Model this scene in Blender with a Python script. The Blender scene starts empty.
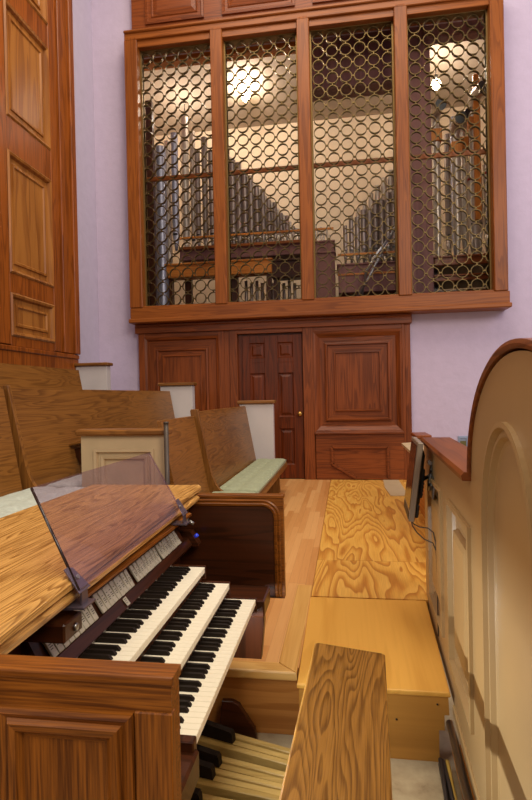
import bpy, bmesh, math, random
from mathutils import Vector, Matrix
random.seed(7)
SC = bpy.context.scene
COL = SC.collection
PI = math.pi

# ------------------------------------------------------------------ materials
def srgb(h):
    h = h.lstrip('#')
    f = lambda c: c/12.92 if c <= .04045 else ((c+.055)/1.055)**2.4
    return tuple(f(int(h[i:i+2], 16)/255) for i in (0, 2, 4)) + (1,)

class NT:
    def __init__(s, name):
        s.m = bpy.data.materials.new(name); s.m.use_nodes = True
        s.n = s.m.node_tree.nodes; s.l = s.m.node_tree.links
        s.b = s.n['Principled BSDF']
    def add(s, t, **k):
        n = s.n.new(t)
        for a, v in k.items():
            if a.startswith('i_'): n.inputs[a[2:].replace('_', ' ')].default_value = v
            else: setattr(n, a, v)
        return n
    def link(s, a, b): s.l.new(a, b)
    def coords(s, scale, rand=True):
        tc = s.add('ShaderNodeTexCoord'); mp = s.add('ShaderNodeMapping')
        mp.inputs['Scale'].default_value = scale
        if rand:
            oi = s.add('ShaderNodeObjectInfo'); mu = s.add('ShaderNodeMath', operation='MULTIPLY')
            mu.inputs[1].default_value = 37.0; s.link(oi.outputs['Random'], mu.inputs[0])
            ad = s.add('ShaderNodeVectorMath', operation='ADD')
            s.link(tc.outputs['Object'], ad.inputs[0]); s.link(mu.outputs[0], ad.inputs[1])
            s.link(ad.outputs[0], mp.inputs['Vector'])
        else: s.link(tc.outputs['Object'], mp.inputs['Vector'])
        return mp.outputs['Vector']
    def math(s, op, a, b=None):
        n = s.add('ShaderNodeMath', operation=op)
        for i, v in enumerate((a, b)):
            if v is None: continue
            if isinstance(v, (int, float)): n.inputs[i].default_value = v
            else: s.link(v, n.inputs[i])
        return n.outputs[0]
    def ramp(s, fac, stops):
        r = s.add('ShaderNodeValToRGB'); e = r.color_ramp.elements
        while len(e) < len(stops): e.new(.5)
        for el, (p, c) in zip(e, stops): el.position = p; el.color = c
        s.link(fac, r.inputs[0]); return r.outputs[0]
    def bump(s, h, strength=.2, dist=.01):
        b = s.add('ShaderNodeBump'); b.inputs['Strength'].default_value = strength; b.inputs['Distance'].default_value = dist
        s.link(h, b.inputs['Height']); s.link(b.outputs[0], s.b.inputs['Normal'])

def plain(name, col, rough=.5, metal=0, emit=None, es=0, noise=0, nscale=20, **k):
    t = NT(name); c = srgb(col)
    t.b.inputs['Base Color'].default_value = c
    t.b.inputs['Roughness'].default_value = rough; t.b.inputs['Metallic'].default_value = metal
    n = t.add('ShaderNodeTexNoise'); n.inputs['Scale'].default_value = nscale; n.inputs['Detail'].default_value = 5
    t.link(t.coords((1, 1, 1)), n.inputs['Vector'])
    a = noise or .04
    lo = tuple(max(0, x*(1-a)) for x in c[:3])+(1,); hi = tuple(min(1, x*(1+a)) for x in c[:3])+(1,)
    t.link(t.ramp(n.outputs['Fac'], [(.3, lo), (.7, hi)]), t.b.inputs['Base Color'])
    if emit: t.b.inputs['Emission Color'].default_value = srgb(emit); t.b.inputs['Emission Strength'].default_value = es
    for kk, v in k.items(): t.b.inputs[kk.replace('_', ' ')].default_value = v
    return t.m

def wood(name, dark, light, axis='Z', freq=9, rings=7, stretch=.09, mix=.55, rough=.35, fine=120, warp=.6, pores=.35, pore_col=None):
    """solid timber: contour rings of a stretched noise field give cathedral figure, fine stretched noise gives pores"""
    t = NT(name); i = 'XYZ'.index(axis)
    sc = [freq]*3; sc[i] = freq*stretch
    v = t.coords(tuple(sc))
    n = t.add('ShaderNodeTexNoise'); n.inputs['Scale'].default_value = 1; n.inputs['Detail'].default_value = 2.2; n.inputs['Roughness'].default_value = .42
    n.inputs['Distortion'].default_value = warp
    t.link(v, n.inputs['Vector'])
    s = t.math('FRACT', t.math('MULTIPLY', n.outputs['Fac'], rings*1.6))
    s = t.math('MULTIPLY', t.math('POWER', s, 2.2), t.math('SUBTRACT', 1.0, t.math('POWER', s, 12)))
    s = t.math('SUBTRACT', 1.0, t.math('MULTIPLY', s, 1.25))
    sf = [fine]*3; sf[i] = fine*.03
    n2 = t.add('ShaderNodeTexNoise'); n2.inputs['Scale'].default_value = 1; n2.inputs['Detail'].default_value = 3
    t.link(t.coords(tuple(sf)), n2.inputs['Vector'])
    sl = [1.7]*3; sl[i] = .6
    n3 = t.add('ShaderNodeTexNoise'); n3.inputs['Scale'].default_value = 1; n3.inputs['Detail'].default_value = 2
    t.link(t.coords(tuple(sl)), n3.inputs['Vector'])
    f = t.math('ADD', t.math('MULTIPLY', s, mix), t.math('MULTIPLY', n2.outputs['Fac'], pores))
    f = t.math('ADD', f, t.math('MULTIPLY', n3.outputs['Fac'], 1-mix-pores+.25))
    d, l = srgb(dark), srgb(light)
    mid = tuple((a*b)**.5 for a, b in zip(d[:3], l[:3]))+(1,)
    t.link(t.ramp(f, [(.22, d), (.52, mid), (.82, l)]), t.b.inputs['Base Color'])
    t.b.inputs['Roughness'].default_value = rough
    t.b.inputs['Specular IOR Level'].default_value = .28
    t.bump(n2.outputs['Fac'], .06, .004)
    return t.m

def plywood_mat(name):
    t = NT(name)
    v = t.coords((3.4, .50, 3.4))
    n = t.add('ShaderNodeTexNoise'); n.inputs['Scale'].default_value = 1.0; n.inputs['Detail'].default_value = 2.4; n.inputs['Roughness'].default_value = .5
    n.inputs['Distortion'].default_value = .25
    t.link(v, n.inputs['Vector'])
    s = t.math('FRACT', t.math('MULTIPLY', n.outputs['Fac'], 15))
    c = t.ramp(s, [(0, srgb('#eab455')), (.45, srgb('#e4aa4b')), (.72, srgb('#cf8f38')), (.93, srgb('#be7b2d')), (1, srgb('#e8b052'))])
    n2 = t.add('ShaderNodeTexNoise'); n2.inputs['Scale'].default_value = 1; n2.inputs['Detail'].default_value = 3
    t.link(t.coords((160, 5, 160)), n2.inputs['Vector'])
    mx = t.add('ShaderNodeMixRGB', blend_type='MULTIPLY'); mx.inputs[0].default_value = .35
    t.link(c, mx.inputs[1]); t.link(t.ramp(n2.outputs['Fac'], [(.3, srgb('#b9a080')), (.7, (1, 1, 1, 1))]), mx.inputs[2])
    t.link(mx.outputs[0], t.b.inputs['Base Color']); t.b.inputs['Roughness'].default_value = .42
    return t.m

def strip_floor_mat(name):
    t = NT(name); tc = t.add('ShaderNodeTexCoord'); sep = t.add('ShaderNodeSeparateXYZ'); t.link(tc.outputs['Object'], sep.inputs[0])
    bx = t.math('MULTIPLY', sep.outputs['X'], 1/.057)
    col_id = t.math('FLOOR', bx)
    wn = t.add('ShaderNodeTexWhiteNoise', noise_dimensions='1D'); t.link(col_id, wn.inputs['W'])
    by = t.math('ADD', t.math('MULTIPLY', sep.outputs['Y'], 1/1.1), t.math('MULTIPLY', wn.outputs['Value'], 7.3))
    cb = t.add('ShaderNodeCombineXYZ'); t.link(col_id, cb.inputs[0]); t.link(t.math('FLOOR', by), cb.inputs[1])
    w2 = t.add('ShaderNodeTexWhiteNoise', noise_dimensions='2D'); t.link(cb.outputs[0], w2.inputs['Vector'])
    n2 = t.add('ShaderNodeTexNoise'); n2.inputs['Scale'].default_value = 1; n2.inputs['Detail'].default_value = 4
    t.link(t.coords((90, 4, 90), False), n2.inputs['Vector'])
    f = t.math('ADD', t.math('MULTIPLY', w2.outputs['Value'], .6), t.math('MULTIPLY', n2.outputs['Fac'], .4))
    c = t.ramp(f, [(.1, srgb('#b9783a')), (.5, srgb('#cf9355')), (.9, srgb('#dda768'))])
    ex = t.math('FRACT', bx); ey = t.math('FRACT', by)
    g = t.math('MAXIMUM', t.math('LESS_THAN', ex, .03), t.math('LESS_THAN', ey, .003))
    mx = t.add('ShaderNodeMixRGB', blend_type='MULTIPLY'); t.link(t.math('MULTIPLY', g, .35), mx.inputs[0]); t.link(c, mx.inputs[1]); mx.inputs[2].default_value = srgb('#7a4a20')
    t.link(mx.outputs[0], t.b.inputs['Base Color']); t.b.inputs['Roughness'].default_value = .4
    return t.m

def plaster(name, col, bumpy=.25):
    t = NT(name); c = srgb(col)
    n = t.add('ShaderNodeTexNoise'); n.inputs['Scale'].default_value = 7; n.inputs['Detail'].default_value = 7; n.inputs['Roughness'].default_value = .6
    t.link(t.coords((1, 1, 1), False), n.inputs['Vector'])
    lo = tuple(x*.94 for x in c[:3])+(1,)
    t.link(t.ramp(n.outputs['Fac'], [(.35, lo), (.65, c)]), t.b.inputs['Base Color'])
    t.b.inputs['Roughness'].default_value = .85
    t.bump(n.outputs['Fac'], bumpy, .03)
    return t.m

def concrete(name):
    t = NT(name)
    n = t.add('ShaderNodeTexNoise'); n.inputs['Scale'].default_value = 5; n.inputs['Detail'].default_value = 8; n.inputs['Roughness'].default_value = .62
    t.link(t.coords((1, 1, 1), False), n.inputs['Vector'])
    t.link(t.ramp(n.outputs['Fac'], [(.28, srgb('#6f5a3f')), (.42, srgb('#a28c69')), (.6, srgb('#b9a580')), (.8, srgb('#cbb894'))]), t.b.inputs['Base Color'])
    t.b.inputs['Roughness'].default_value = .7; t.bump(n.outputs['Fac'], .2, .01)
    return t.m

def glass(name, tint='#e9e2ee'):
    t = NT(name); o = t.n['Material Output']
    g = t.add('ShaderNodeBsdfGlossy'); g.inputs['Roughness'].default_value = .03
    tr = t.add('ShaderNodeBsdfTransparent'); tr.inputs['Color'].default_value = srgb(tint)
    df = t.add('ShaderNodeBsdfDiffuse'); df.inputs['Color'].default_value = srgb('#c9a8a8')
    fr = t.add('ShaderNodeLayerWeight'); fr.inputs['Blend'].default_value = .12
    m0 = t.add('ShaderNodeMixShader'); m0.inputs[0].default_value = .05
    t.link(tr.outputs[0], m0.inputs[1]); t.link(df.outputs[0], m0.inputs[2])
    m1 = t.add('ShaderNodeMixShader'); t.link(t.math('MULTIPLY', fr.outputs['Facing'], .35), m1.inputs[0]); t.link(m0.outputs[0], m1.inputs[1]); t.link(g.outputs[0], m1.inputs[2])
    t.link(m1.outputs[0], o.inputs['Surface'])
    return t.m

M = {}
for ax in 'XYZ':
    M['grille'+ax] = wood('grille_wood_'+ax, '#552607', '#8d4d1a', ax, freq=9, rings=5, stretch=.05, mix=.28, rough=.4, pores=.4)
    M['wain'+ax] = wood('red_walnut_'+ax, '#461d07', '#84421a', ax, freq=9, rings=5, stretch=.05, mix=.3, rough=.4, pores=.4)
    M['pew'+ax] = wood('pew_oak_'+ax, '#4b2b0e', '#8a5926', ax, freq=9, rings=9, stretch=.07, mix=.3, rough=.36, pores=.45, fine=140)
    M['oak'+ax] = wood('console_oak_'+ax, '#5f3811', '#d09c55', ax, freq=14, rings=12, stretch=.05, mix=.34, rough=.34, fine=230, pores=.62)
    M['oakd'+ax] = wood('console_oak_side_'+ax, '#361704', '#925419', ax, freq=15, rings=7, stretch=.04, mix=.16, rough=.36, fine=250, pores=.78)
    M['bench'+ax] = wood('bench_oak_'+ax, '#523009', '#a97732', ax, freq=8, rings=15, stretch=.09, mix=.30, rough=.33, fine=210, pores=.58, warp=.35)
    M['dark'+ax] = wood('dark_walnut_'+ax, '#221006', '#47220f', ax, freq=9, rings=5, stretch=.05, mix=.3, rough=.3)
    M['maple'+ax] = wood('maple_'+ax, '#86672f', '#b3904f', ax, freq=9, rings=4, stretch=.05, mix=.25, rough=.4)
    M['chest'+ax] = wood('orange_pine_'+ax, '#8f4d1a', '#c67c31', ax, freq=8, rings=4, stretch=.06, mix=.3, rough=.45)
M['railY'] = wood('rail_walnut', '#4a200a', '#84471d', 'Y', freq=9, rings=5, stretch=.05, mix=.3, rough=.4, pores=.4)
M['left'] = wood('left_panel_wood', '#663511', '#a0662c', 'Z', freq=5, rings=3, stretch=.1, mix=.35, rough=.36)
M['leftf'] = wood('left_frame_wood', '#562607', '#934d17', 'Z', freq=9, rings=4, stretch=.06, mix=.4, rough=.36)
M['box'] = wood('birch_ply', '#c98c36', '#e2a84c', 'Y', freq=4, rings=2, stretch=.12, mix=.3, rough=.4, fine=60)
M['boxf'] = wood('birch_ply_shaded', '#9d6a2a', '#bb8238', 'X', freq=4, rings=2, stretch=.12, mix=.3, rough=.45, fine=60)  # same ply darkened, shade of the upright faces put into colour
M['nose'] = wood('nosing_oak', '#b9803a', '#dcab62', 'X', freq=9, rings=3, stretch=.06, mix=.35)
M['noseY'] = wood('nosing_oak_length', '#b9803a', '#dcab62', 'Y', freq=9, rings=3, stretch=.06, mix=.35)
M['doorZ'] = wood('door_walnut_shaded', '#361405', '#6b2d0c', 'Z', freq=9, rings=5, stretch=.05, mix=.3, rough=.4, pores=.4)  # walnut darkened, the door's shading is put into its colour
M['riser'] = wood('riser_oak', '#8f5522', '#b97a3a', 'X', freq=8, rings=4, stretch=.05, mix=.4)
M['ply'] = plywood_mat('fir_plywood')
M['strip'] = strip_floor_mat('strip_floor')
M['white'] = plaster('plaster_cool_lit', '#c1b0c4')  # cool daylight tint of the white wall put into its colour
M['whiteb'] = plaster('plaster_shaded_side', '#bdb0c2')  # same plaster, shaded tone of the left wall put into colour
M['cream'] = plaster('cream_chamber_plaster', '#dcc7ad', .1)
M['greyc'] = plaster('grey_chamber_ceiling', '#b3a18f', .1)
M['plum'] = wood('plum_stained_board', '#58363a', '#825850', 'Z', freq=5, rings=2, stretch=.06, mix=.3, rough=.6)
M['panelw'] = plain('off_white_paint', '#c4bab4', .6, noise=.03, nscale=6)
M['beige'] = plain('beige_paint', '#a98858', .38, noise=.03, nscale=5)
M['beige2'] = plain('cream_paint', '#bda47e', .5, noise=.05, nscale=8)
M['conc'] = concrete('bare_concrete')
M['brass'] = plain('antique_brass', '#5f4d2c', .42, .8, noise=.15, nscale=9)
M['brassb'] = plain('bright_brass', '#c0924a', .3, .9)
M['brasse'] = plain('edging_brass', '#74592f', .45, .7)
M['pipe'] = plain('spotted_pipe_metal', '#b9aca0', .34, .55, noise=.16, nscale=5)
M['piped'] = plain('dark_pipe_metal', '#8d7f78', .36, .65, noise=.16, nscale=5)
M['piped2'] = plain('zinc_pipe_metal', '#9696a6', .38, .6, noise=.1, nscale=4)
M['steel'] = plain('steel', '#9c9892', .28, .95)
M['black'] = plain('black_plastic', '#17130f', .4)
M['ebony'] = plain('ebony_key', '#1d140d', .55, noise=.2, Specular_IOR_Level=.2)
M['ivory'] = plain('ivory_key', '#ece0c6', .5, noise=.02, Specular_IOR_Level=.12)
M['keyside'] = plain('key_side_wood', '#b08a55', .6)
M['tab'] = plain('ivory_tab', '#b9ae97', .35, noise=.03)
M['ink'] = plain('engraved_ink', '#3b332b', .6)
M['glass'] = glass('clear_acrylic')
M['glassedge'] = plain('dark_acrylic_edge', '#2b1d1a', .2)
M['clip'] = plain('mauve_metal_clip', '#6b5f68', .3, .6)
M['mint'] = plain('mint_fabric', '#979a7a', .9, noise=.12, nscale=35)
M['mint2'] = plain('pale_mint_fabric', '#b2b6a6', .9, noise=.1, nscale=35)
M['grey'] = plain('monitor_grey', '#8d7c68', .35, .3)
M['red'] = plain('red_indicator_lens', '#a31420', .4, emit='#ff2030', es=.5)
M['blue'] = plain('blue_indicator', '#3a4cc8', .3, emit='#3050ff', es=.25)
M['cable'] = plain('black_cable', '#2a2320', .5)
M['cablew'] = plain('yellow_cable', '#c6a24a', .5)
M['bulb'] = plain('lit_bulb', '#fff0d0', .4, emit='#ffe2ad', es=30)
M['felt'] = plain('red_felt', '#8f2418', .8)
M['hose'] = plain('silver_hose', '#a9a6a8', .3, .8, noise=.3, nscale=60)
def screen_mat():
    t = NT('dark_screen'); t.b.inputs['Base Color'].default_value = srgb('#241410'); t.b.inputs['Roughness'].default_value = .12
    n = t.add('ShaderNodeTexNoise'); n.inputs['Scale'].default_value = 2; t.link(t.coords((1, 1, 1)), n.inputs['Vector'])
    t.link(t.ramp(n.outputs['Fac'], [(.3, srgb('#1d0f0b')), (.7, srgb('#2c1913'))]), t.b.inputs['Base Color'])
    return t.m
M['screen'] = screen_mat()

# ------------------------------------------------------------------ mesh builder
class MB:
    def __init__(s): s.b = bmesh.new(); s.mats = []; s.cur = 0
    def mat(s, m):
        if m not in s.mats: s.mats.append(m)
        s.cur = s.mats.index(m); return s
    def _take(s, t, smooth=False, keep=False):
        for f in t.faces:
            if not keep: f.material_index = s.cur
            f.smooth = smooth
        me = bpy.data.meshes.new('t'); t.to_mesh(me); t.free(); s.b.from_mesh(me); bpy.data.meshes.remove(me); return s
    def box(s, x0, x1, y0, y1, z0, z1, bev=0, seg=1, mtx=None):
        t = bmesh.new(); bmesh.ops.create_cube(t, size=1)
        for v in t.verts:
            v.co = Vector((x0+(x1-x0)*(v.co.x+.5), y0+(y1-y0)*(v.co.y+.5), z0+(z1-z0)*(v.co.z+.5)))
        if bev: bmesh.ops.bevel(t, geom=t.edges[:], offset=bev, segments=seg, affect='EDGES', profile=.5)
        if mtx: t.transform(mtx)
        bmesh.ops.recalc_face_normals(t, faces=t.faces[:])
        return s._take(t)
    def prism(s, pts, d, frame=None, bev=0, smooth=False):
        """polygon pts (u,v) extruded by d along n ; frame=(O,u,v,n)"""
        O, u, v, n = frame; t = bmesh.new()
        a = [t.verts.new(O+u*p[0]+v*p[1]) for p in pts]; b = [t.verts.new(O+u*p[0]+v*p[1]+n*d) for p in pts]
        k = len(pts); fa = t.faces.new(a); fb = t.faces.new(b[::-1])
        for i in range(k): t.faces.new((a[i], b[i], b[(i+1) % k], a[(i+1) % k]))
        if bev:
            es = list({e for f in (fa, fb) for e in f.edges})
            bmesh.ops.bevel(t, geom=es, offset=bev, segments=2, affect='EDGES', profile=.5)
        bmesh.ops.recalc_face_normals(t, faces=t.faces[:])
        return s._take(t, smooth)
    def loft(s, rings, cap0=False, cap1=True, smooth=False):
        t = bmesh.new(); R = [[t.verts.new(p) for p in r] for r in rings]
        for a, b in zip(R, R[1:]):
            k = len(a)
            for i in range(k): t.faces.new((a[i], a[(i+1) % k], b[(i+1) % k], b[i]))
        if cap0: t.faces.new(R[0][::-1])
        if cap1: t.faces.new(R[-1])
        bmesh.ops.recalc_face_normals(t, faces=t.faces[:])
        return s._take(t, smooth)
    def panel(s, fr, u0, u1, v0, v1, prof, cap=True, alt=None):
        """concentric rectangles: prof = [(inset, height along n)...]"""
        O, u, v, n = fr; rings = []
        for i, h in prof:
            rings.append([O+u*a+v*b+n*h for a, b in ((u0+i, v0+i), (u1-i, v0+i), (u1-i, v1-i), (u0+i, v1-i))])
        return s.loft_keep(rings, n, cap, alt)
    def loft_keep(s, rings, n, cap=True, alt=None):
        t = bmesh.new(); R = [[t.verts.new(p) for p in r] for r in rings]
        for a, b in zip(R, R[1:]):
            k = len(a)
            for i in range(k): t.faces.new((a[i], a[(i+1) % k], b[(i+1) % k], b[i])).material_index = i % 2 if alt else s.cur
        if cap: t.faces.new(R[-1]).material_index = 1 if alt else s.cur
        if alt: s.mats = list(alt)
        for f in t.faces:
            f.normal_update()
        c = list(t.faces)[-1]
        if c.normal.dot(n) < 0: bmesh.ops.reverse_faces(t, faces=t.faces[:])
        return s._take(t, keep=True)
    def tube(s, pts, r, seg=10, caps=True):
        t = bmesh.new(); pts = [Vector(p) for p in pts]; n = len(pts); rr = r if isinstance(r, (list, tuple)) else [r]*n
        rings = []; up = Vector((0, 0, 1))
        for i, p in enumerate(pts):
            d = (pts[min(i+1, n-1)]-pts[max(i-1, 0)]).normalized()
            q = up if abs(d.dot(up)) < .95 else Vector((1, 0, 0))
            x = d.cross(q).normalized(); y = d.cross(x)
            rings.append([t.verts.new(p+x*math.cos(a)*rr[i]+y*math.sin(a)*rr[i]) for a in [2*PI*k/seg for k in range(seg)]])
        for a, b in zip(rings, rings[1:]):
            for k in range(seg): t.faces.new((a[k], a[(k+1) % seg], b[(k+1) % seg], b[k]))
        for f in t.faces: f.smooth = True
        if caps: t.faces.new(rings[0][::-1]); t.faces.new(rings[-1])
        bmesh.ops.recalc_face_normals(t, faces=t.faces[:])
        for f in t.faces: f.material_index = s.cur
        me = bpy.data.meshes.new('t'); t.to_mesh(me); t.free(); s.b.from_mesh(me); bpy.data.meshes.remove(me); return s
    def build(s, name, m=None, parent=None, loc=None):
        me = bpy.data.meshes.new(name); s.b.to_mesh(me); s.b.free()
        for q in (s.mats or []): me.materials.append(q)
        if not s.mats and m: me.materials.append(m)
        o = bpy.data.objects.new(name, me); COL.objects.link(o)
        if parent: o.parent = parent
        if loc: o.location = loc
        return o

def tag(o, label=None, cat=None, group=None, kind=None):
    if label: o['label'] = label
    if cat: o['category'] = cat
    if group: o['group'] = group
    if kind: o['kind'] = kind
    return o
def thing(name, label, cat, loc=(0, 0, 0), rz=0, group=None):
    o = bpy.data.objects.new(name, None); COL.objects.link(o); o.location = loc; o.rotation_euler = (0, 0, rz); o.empty_display_size = .1
    return tag(o, label, cat, group)
def struct(name, mb, m, label=None):
    o = mb.build(name, m); return tag(o, label, None, None, 'structure')
def copy_tree(o, parent=None):
    c = o.copy(); COL.objects.link(c)
    if parent: c.parent = parent
    for ch in list(o.children): copy_tree(ch, c)
    return c
V = Vector
def frY(y, n=-1): return (V((0, y, 0)), V((1, 0, 0)), V((0, 0, 1)), V((0, n, 0)))   # u=X v=Z facing camera
def frX(x, n=1): return (V((x, 0, 0)), V((0, 1, 0)), V((0, 0, 1)), V((n, 0, 0)))     # u=Y v=Z
ORD = ['first', 'second', 'third', 'fourth', 'fifth', 'sixth', 'seventh', 'eighth', 'ninth', 'tenth', 'eleventh', 'twelfth', 'thirteenth', 'fourteenth', 'fifteenth', 'sixteenth', 'seventeenth', 'eighteenth', 'nineteenth', 'twentieth']

def plate2d(loops, depth):
    """flat plate with holes (curve fill) -> mesh in XY, extruded +-depth/2"""
    cu = bpy.data.curves.new('c', 'CURVE'); cu.dimensions = '2D'; cu.fill_mode = 'BOTH'; cu.extrude = depth/2
    for lp in loops:
        sp = cu.splines.new('POLY'); sp.points.add(len(lp)-1)
        for p, q in zip(sp.points, lp): p.co = (q[0], q[1], 0, 1)
        sp.use_cyclic_u = True
    o = bpy.data.objects.new('c', cu); COL.objects.link(o)
    dg = bpy.context.evaluated_depsgraph_get()
    me = bpy.data.meshes.new_from_object(o.evaluated_get(dg))
    bpy.data.objects.remove(o); bpy.data.curves.remove(cu)
    return me
def add_plate(mb, loops, depth, fr):
    """plate lies with its mid-plane at fr origin"""
    me = plate2d(loops, depth); O, u, v, n = fr
    t = bmesh.new(); t.from_mesh(me); bpy.data.meshes.remove(me)
    for q in t.verts: q.co = O+u*q.co.x+v*q.co.y+n*q.co.z
    bmesh.ops.recalc_face_normals(t, faces=t.faces[:])
    mb._take(t)

# ================================================================== SETTING
BW = 8.0       # back wall plane
# concrete pit, platform, choir tiers
mb = MB().box(-1.6, 3.0, -2.5, 3.4, -.1, 0); struct('floor', mb, M['conc'])
mb = MB().box(-1.40, -.235, 2.44, 7.98, .0, .30); mb2 = mb
struct('floor', mb, M['strip'])
mb = MB().box(-.235, .95, 3.315, 7.98, .0, .292); struct('floor', mb, M['riser'])
mb = MB().box(.95, 5.5, 3.4, 7.98, -.1, 0.0); struct('floor', mb, M['conc'])
mb = MB().box(-2.46, -1.40, -2.5, 7.98, -.1, .50); struct('floor', mb, M['pewY'])
mb = MB().box(-3.85, -2.46, -2.5, 7.98, -.1, .82); struct('floor', mb, M['pewY'])
# platform front: face board and nosing with a mitred return along the inner edge
mb = MB().box(-1.40, -.235, 2.415, 2.44, 0, .262, .002); struct('trim_1', mb, M['riser'])
mb = MB()
mb.prism([(-1.40, 2.385), (-.24, 2.385), (-.335, 2.475), (-1.40, 2.475)], .042, (V((0, 0, .264)), V((1, 0, 0)), V((0, 1, 0)), V((0, 0, 1))), .008)
struct('trim_2', mb, M['nose'])
mb = MB()
mb.prism([(-.24, 2.387), (-.237, 3.5), (-.332, 3.5), (-.332, 2.475)], .042, (V((0, 0, .264)), V((1, 0, 0)), V((0, 1, 0)), V((0, 0, 1))), .004)
struct('trim_3', mb, M['noseY'])

# back wall with the chamber opening
HX0, HX1, HZ0, HZ1 = -3.18, 2.22, 2.9, 7.02
mb = MB()
mb.box(-3.95, HX0, BW, BW+.25, -.1, 10); mb.box(HX1, 6, BW, BW+.25, -.1, 10)
mb.box(HX0, HX1, BW, BW+.25, -.1, HZ0); mb.box(HX0, HX1, BW, BW+.25, HZ1, 10)
struct('wall_back', mb, M['white'])
mb = MB().box(-4.1, -3.85, -2.5, BW, -.1, 10); struct('wall_left', mb, M['whiteb'])

# organ chamber shell
CY = 11.2
mb = MB().box(-4.0, 3.4, CY, CY+.1, 2.3, 9.2); struct('wall_chamber_back', mb, M['cream'])
mb = MB().box(-4.1, -4.0, BW+.25, CY, 2.3, 9.2); struct('wall_chamber_side', mb, M['cream'])
mb = MB().box(3.4, 3.5, BW+.25, CY, 2.3, 9.2); struct('wall_chamber_side', mb, M['cream'])
mb = MB()
mb.prism([(9.05, 7.72), (CY, 7.28), (CY, 7.45), (9.05, 7.9)], 7.4, (V((-4.0, 0, 0)), V((0, 1, 0)), V((0, 0, 1)), V((1, 0, 0))))
mb.box(-4.0, 3.4, BW+.25, 9.05, 7.72, 7.9)
struct('ceiling', mb, M['greyc'])
mb = MB().box(-4.0, 3.4, BW+.25, CY, 2.2, 2.3); struct('floor', mb, M['darkX'])

# ================================================================== ORGAN GRILLE SCREEN
GY0, GY1 = 7.72, 8.0
g = thing('organ_grille_screen', 'large walnut framed screen of brass ring lattice in front of the organ pipes', 'organ screen', (0, 0, 0))
mb = MB().box(-3.22, 2.28, GY0-.05, GY1, 2.70, 2.765, .012).box(-3.2, 2.26, GY0-.02, GY1, 2.76, 2.93, .008).box(-3.17, 2.23, GY0, GY1, 2.925, 2.955, .006); mb.build('bottom_rail', M['grilleX'], g)
mb = MB().box(-3.2, 2.25, GY0-.02, GY1, 6.97, 7.08, .01).box(-3.15, 2.2, GY0+.02, GY1, 6.87, 6.975, .006).box(-3.2, 2.25, GY0-.05, GY1, 7.065, 7.11, .012); mb.build('top_rail', M['grilleX'], g)
POSTS = [(-3.2, -3.0), (-1.87, -1.69), (-.59, -.41), (.78, .96), (2.06, 2.24)]
for i, (a, b) in enumerate(POSTS):
    m = MB()
    ztop = 7.0
    m.box(a, b, GY0-.03, GY1, 2.93, ztop-.03, .01)
    m.loft([[V((a+.01, GY0-.03, ztop-.035)), V((b-.01, GY0-.03, ztop-.035)), V((b-.01, GY0, ztop-.035)), V((a+.01, GY0, ztop-.035))],
            [V((a+.03, GY0-.02, ztop)), V((b-.03, GY0-.02, ztop)), V((b-.03, GY0, ztop)), V((a+.03, GY0, ztop))]], True)
    m.build('post', M['grilleZ'], g)
# brass edging strips and ring lattices
BAYS = [(-3.0, -1.87), (-1.69, -.59), (-.41, .78), (.96, 2.06)]
PITCH, RO, RI = .1985, .0855, .0775
def ring_lattice(x0, x1, z0, z1, ph):
    t = bmesh.new(); y0, y1 = 7.86, 7.905; seg = 20
    cx0 = x0+ph
    def add_ring(cx, cz):
        vs = []
        for k in range(seg):
            a = 2*PI*k/seg; c, s_ = math.cos(a), math.sin(a)
            px = [cx+RO*c, cx+RI*c]; pz = [cz+RO*s_, cz+RI*s_]
            px = [min(max(p, x0+.005), x1-.005) for p in px]
            vs.append([t.verts.new((px[0], y0, pz[0])), t.verts.new((px[1], y0, pz[1])), t.verts.new((px[1], y1, pz[1])), t.verts.new((px[0], y1, pz[0]))])
        for k in range(seg):
            a, b = vs[k], vs[(k+1) % seg]
            for q in range(4):
                f = t.faces.new((a[q], a[(q+1) % 4], b[(q+1) % 4], b[q])); f.smooth = False
    def pin(cx, cz, w, h):
        if not (x0 < cx-w and cx+w < x1): return
        g_ = bmesh.ops.create_cube(t, size=1)['verts']
        for v in g_: v.co = V((cx+v.co.x*2*w, (y0+y1)/2+v.co.y*.036, cz+v.co.z*2*h))
    nx = int((x1-x0)/PITCH)+2; nz = int(round((z1-z0)/PITCH))
    pz_ = (z1-z0)/nz
    for i in range(-1, nx):
        cx = cx0+i*PITCH
        if cx < x0-RO+.03 or cx > x1+RO-.03: continue
        for j in range(nz):
            cz = z0+(j+.5)*pz_
            add_ring(cx, cz)
            pin(cx+PITCH/2, cz, .016, .008); pin(cx, cz+pz_/2, .008, .016)
    m = MB(); m._take(t); return m
PH = [.045, .035, .1, .1]
for (a, b), ph in zip(BAYS, PH):
    lat = ring_lattice(a+.02, b-.02, 2.965, 6.86, ph).build('ring_lattice', M['brass'], g)
    m = MB()
    for q in ((a, a+.022, 2.95, 6.88), (b-.022, b, 2.95, 6.88), (a, b, 2.945, 2.967), (a, b, 6.858, 6.88)): m.box(q[0], q[1], 7.83, 7.93, q[2], q[3])
    m.build('edging_strip', M['brasse'], lat)
MB().box(-3.1, 2.15, 7.96, 8.0, 4.93, 5.0, .005).build('stiffener_bar', M['grilleX'], g)

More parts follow.
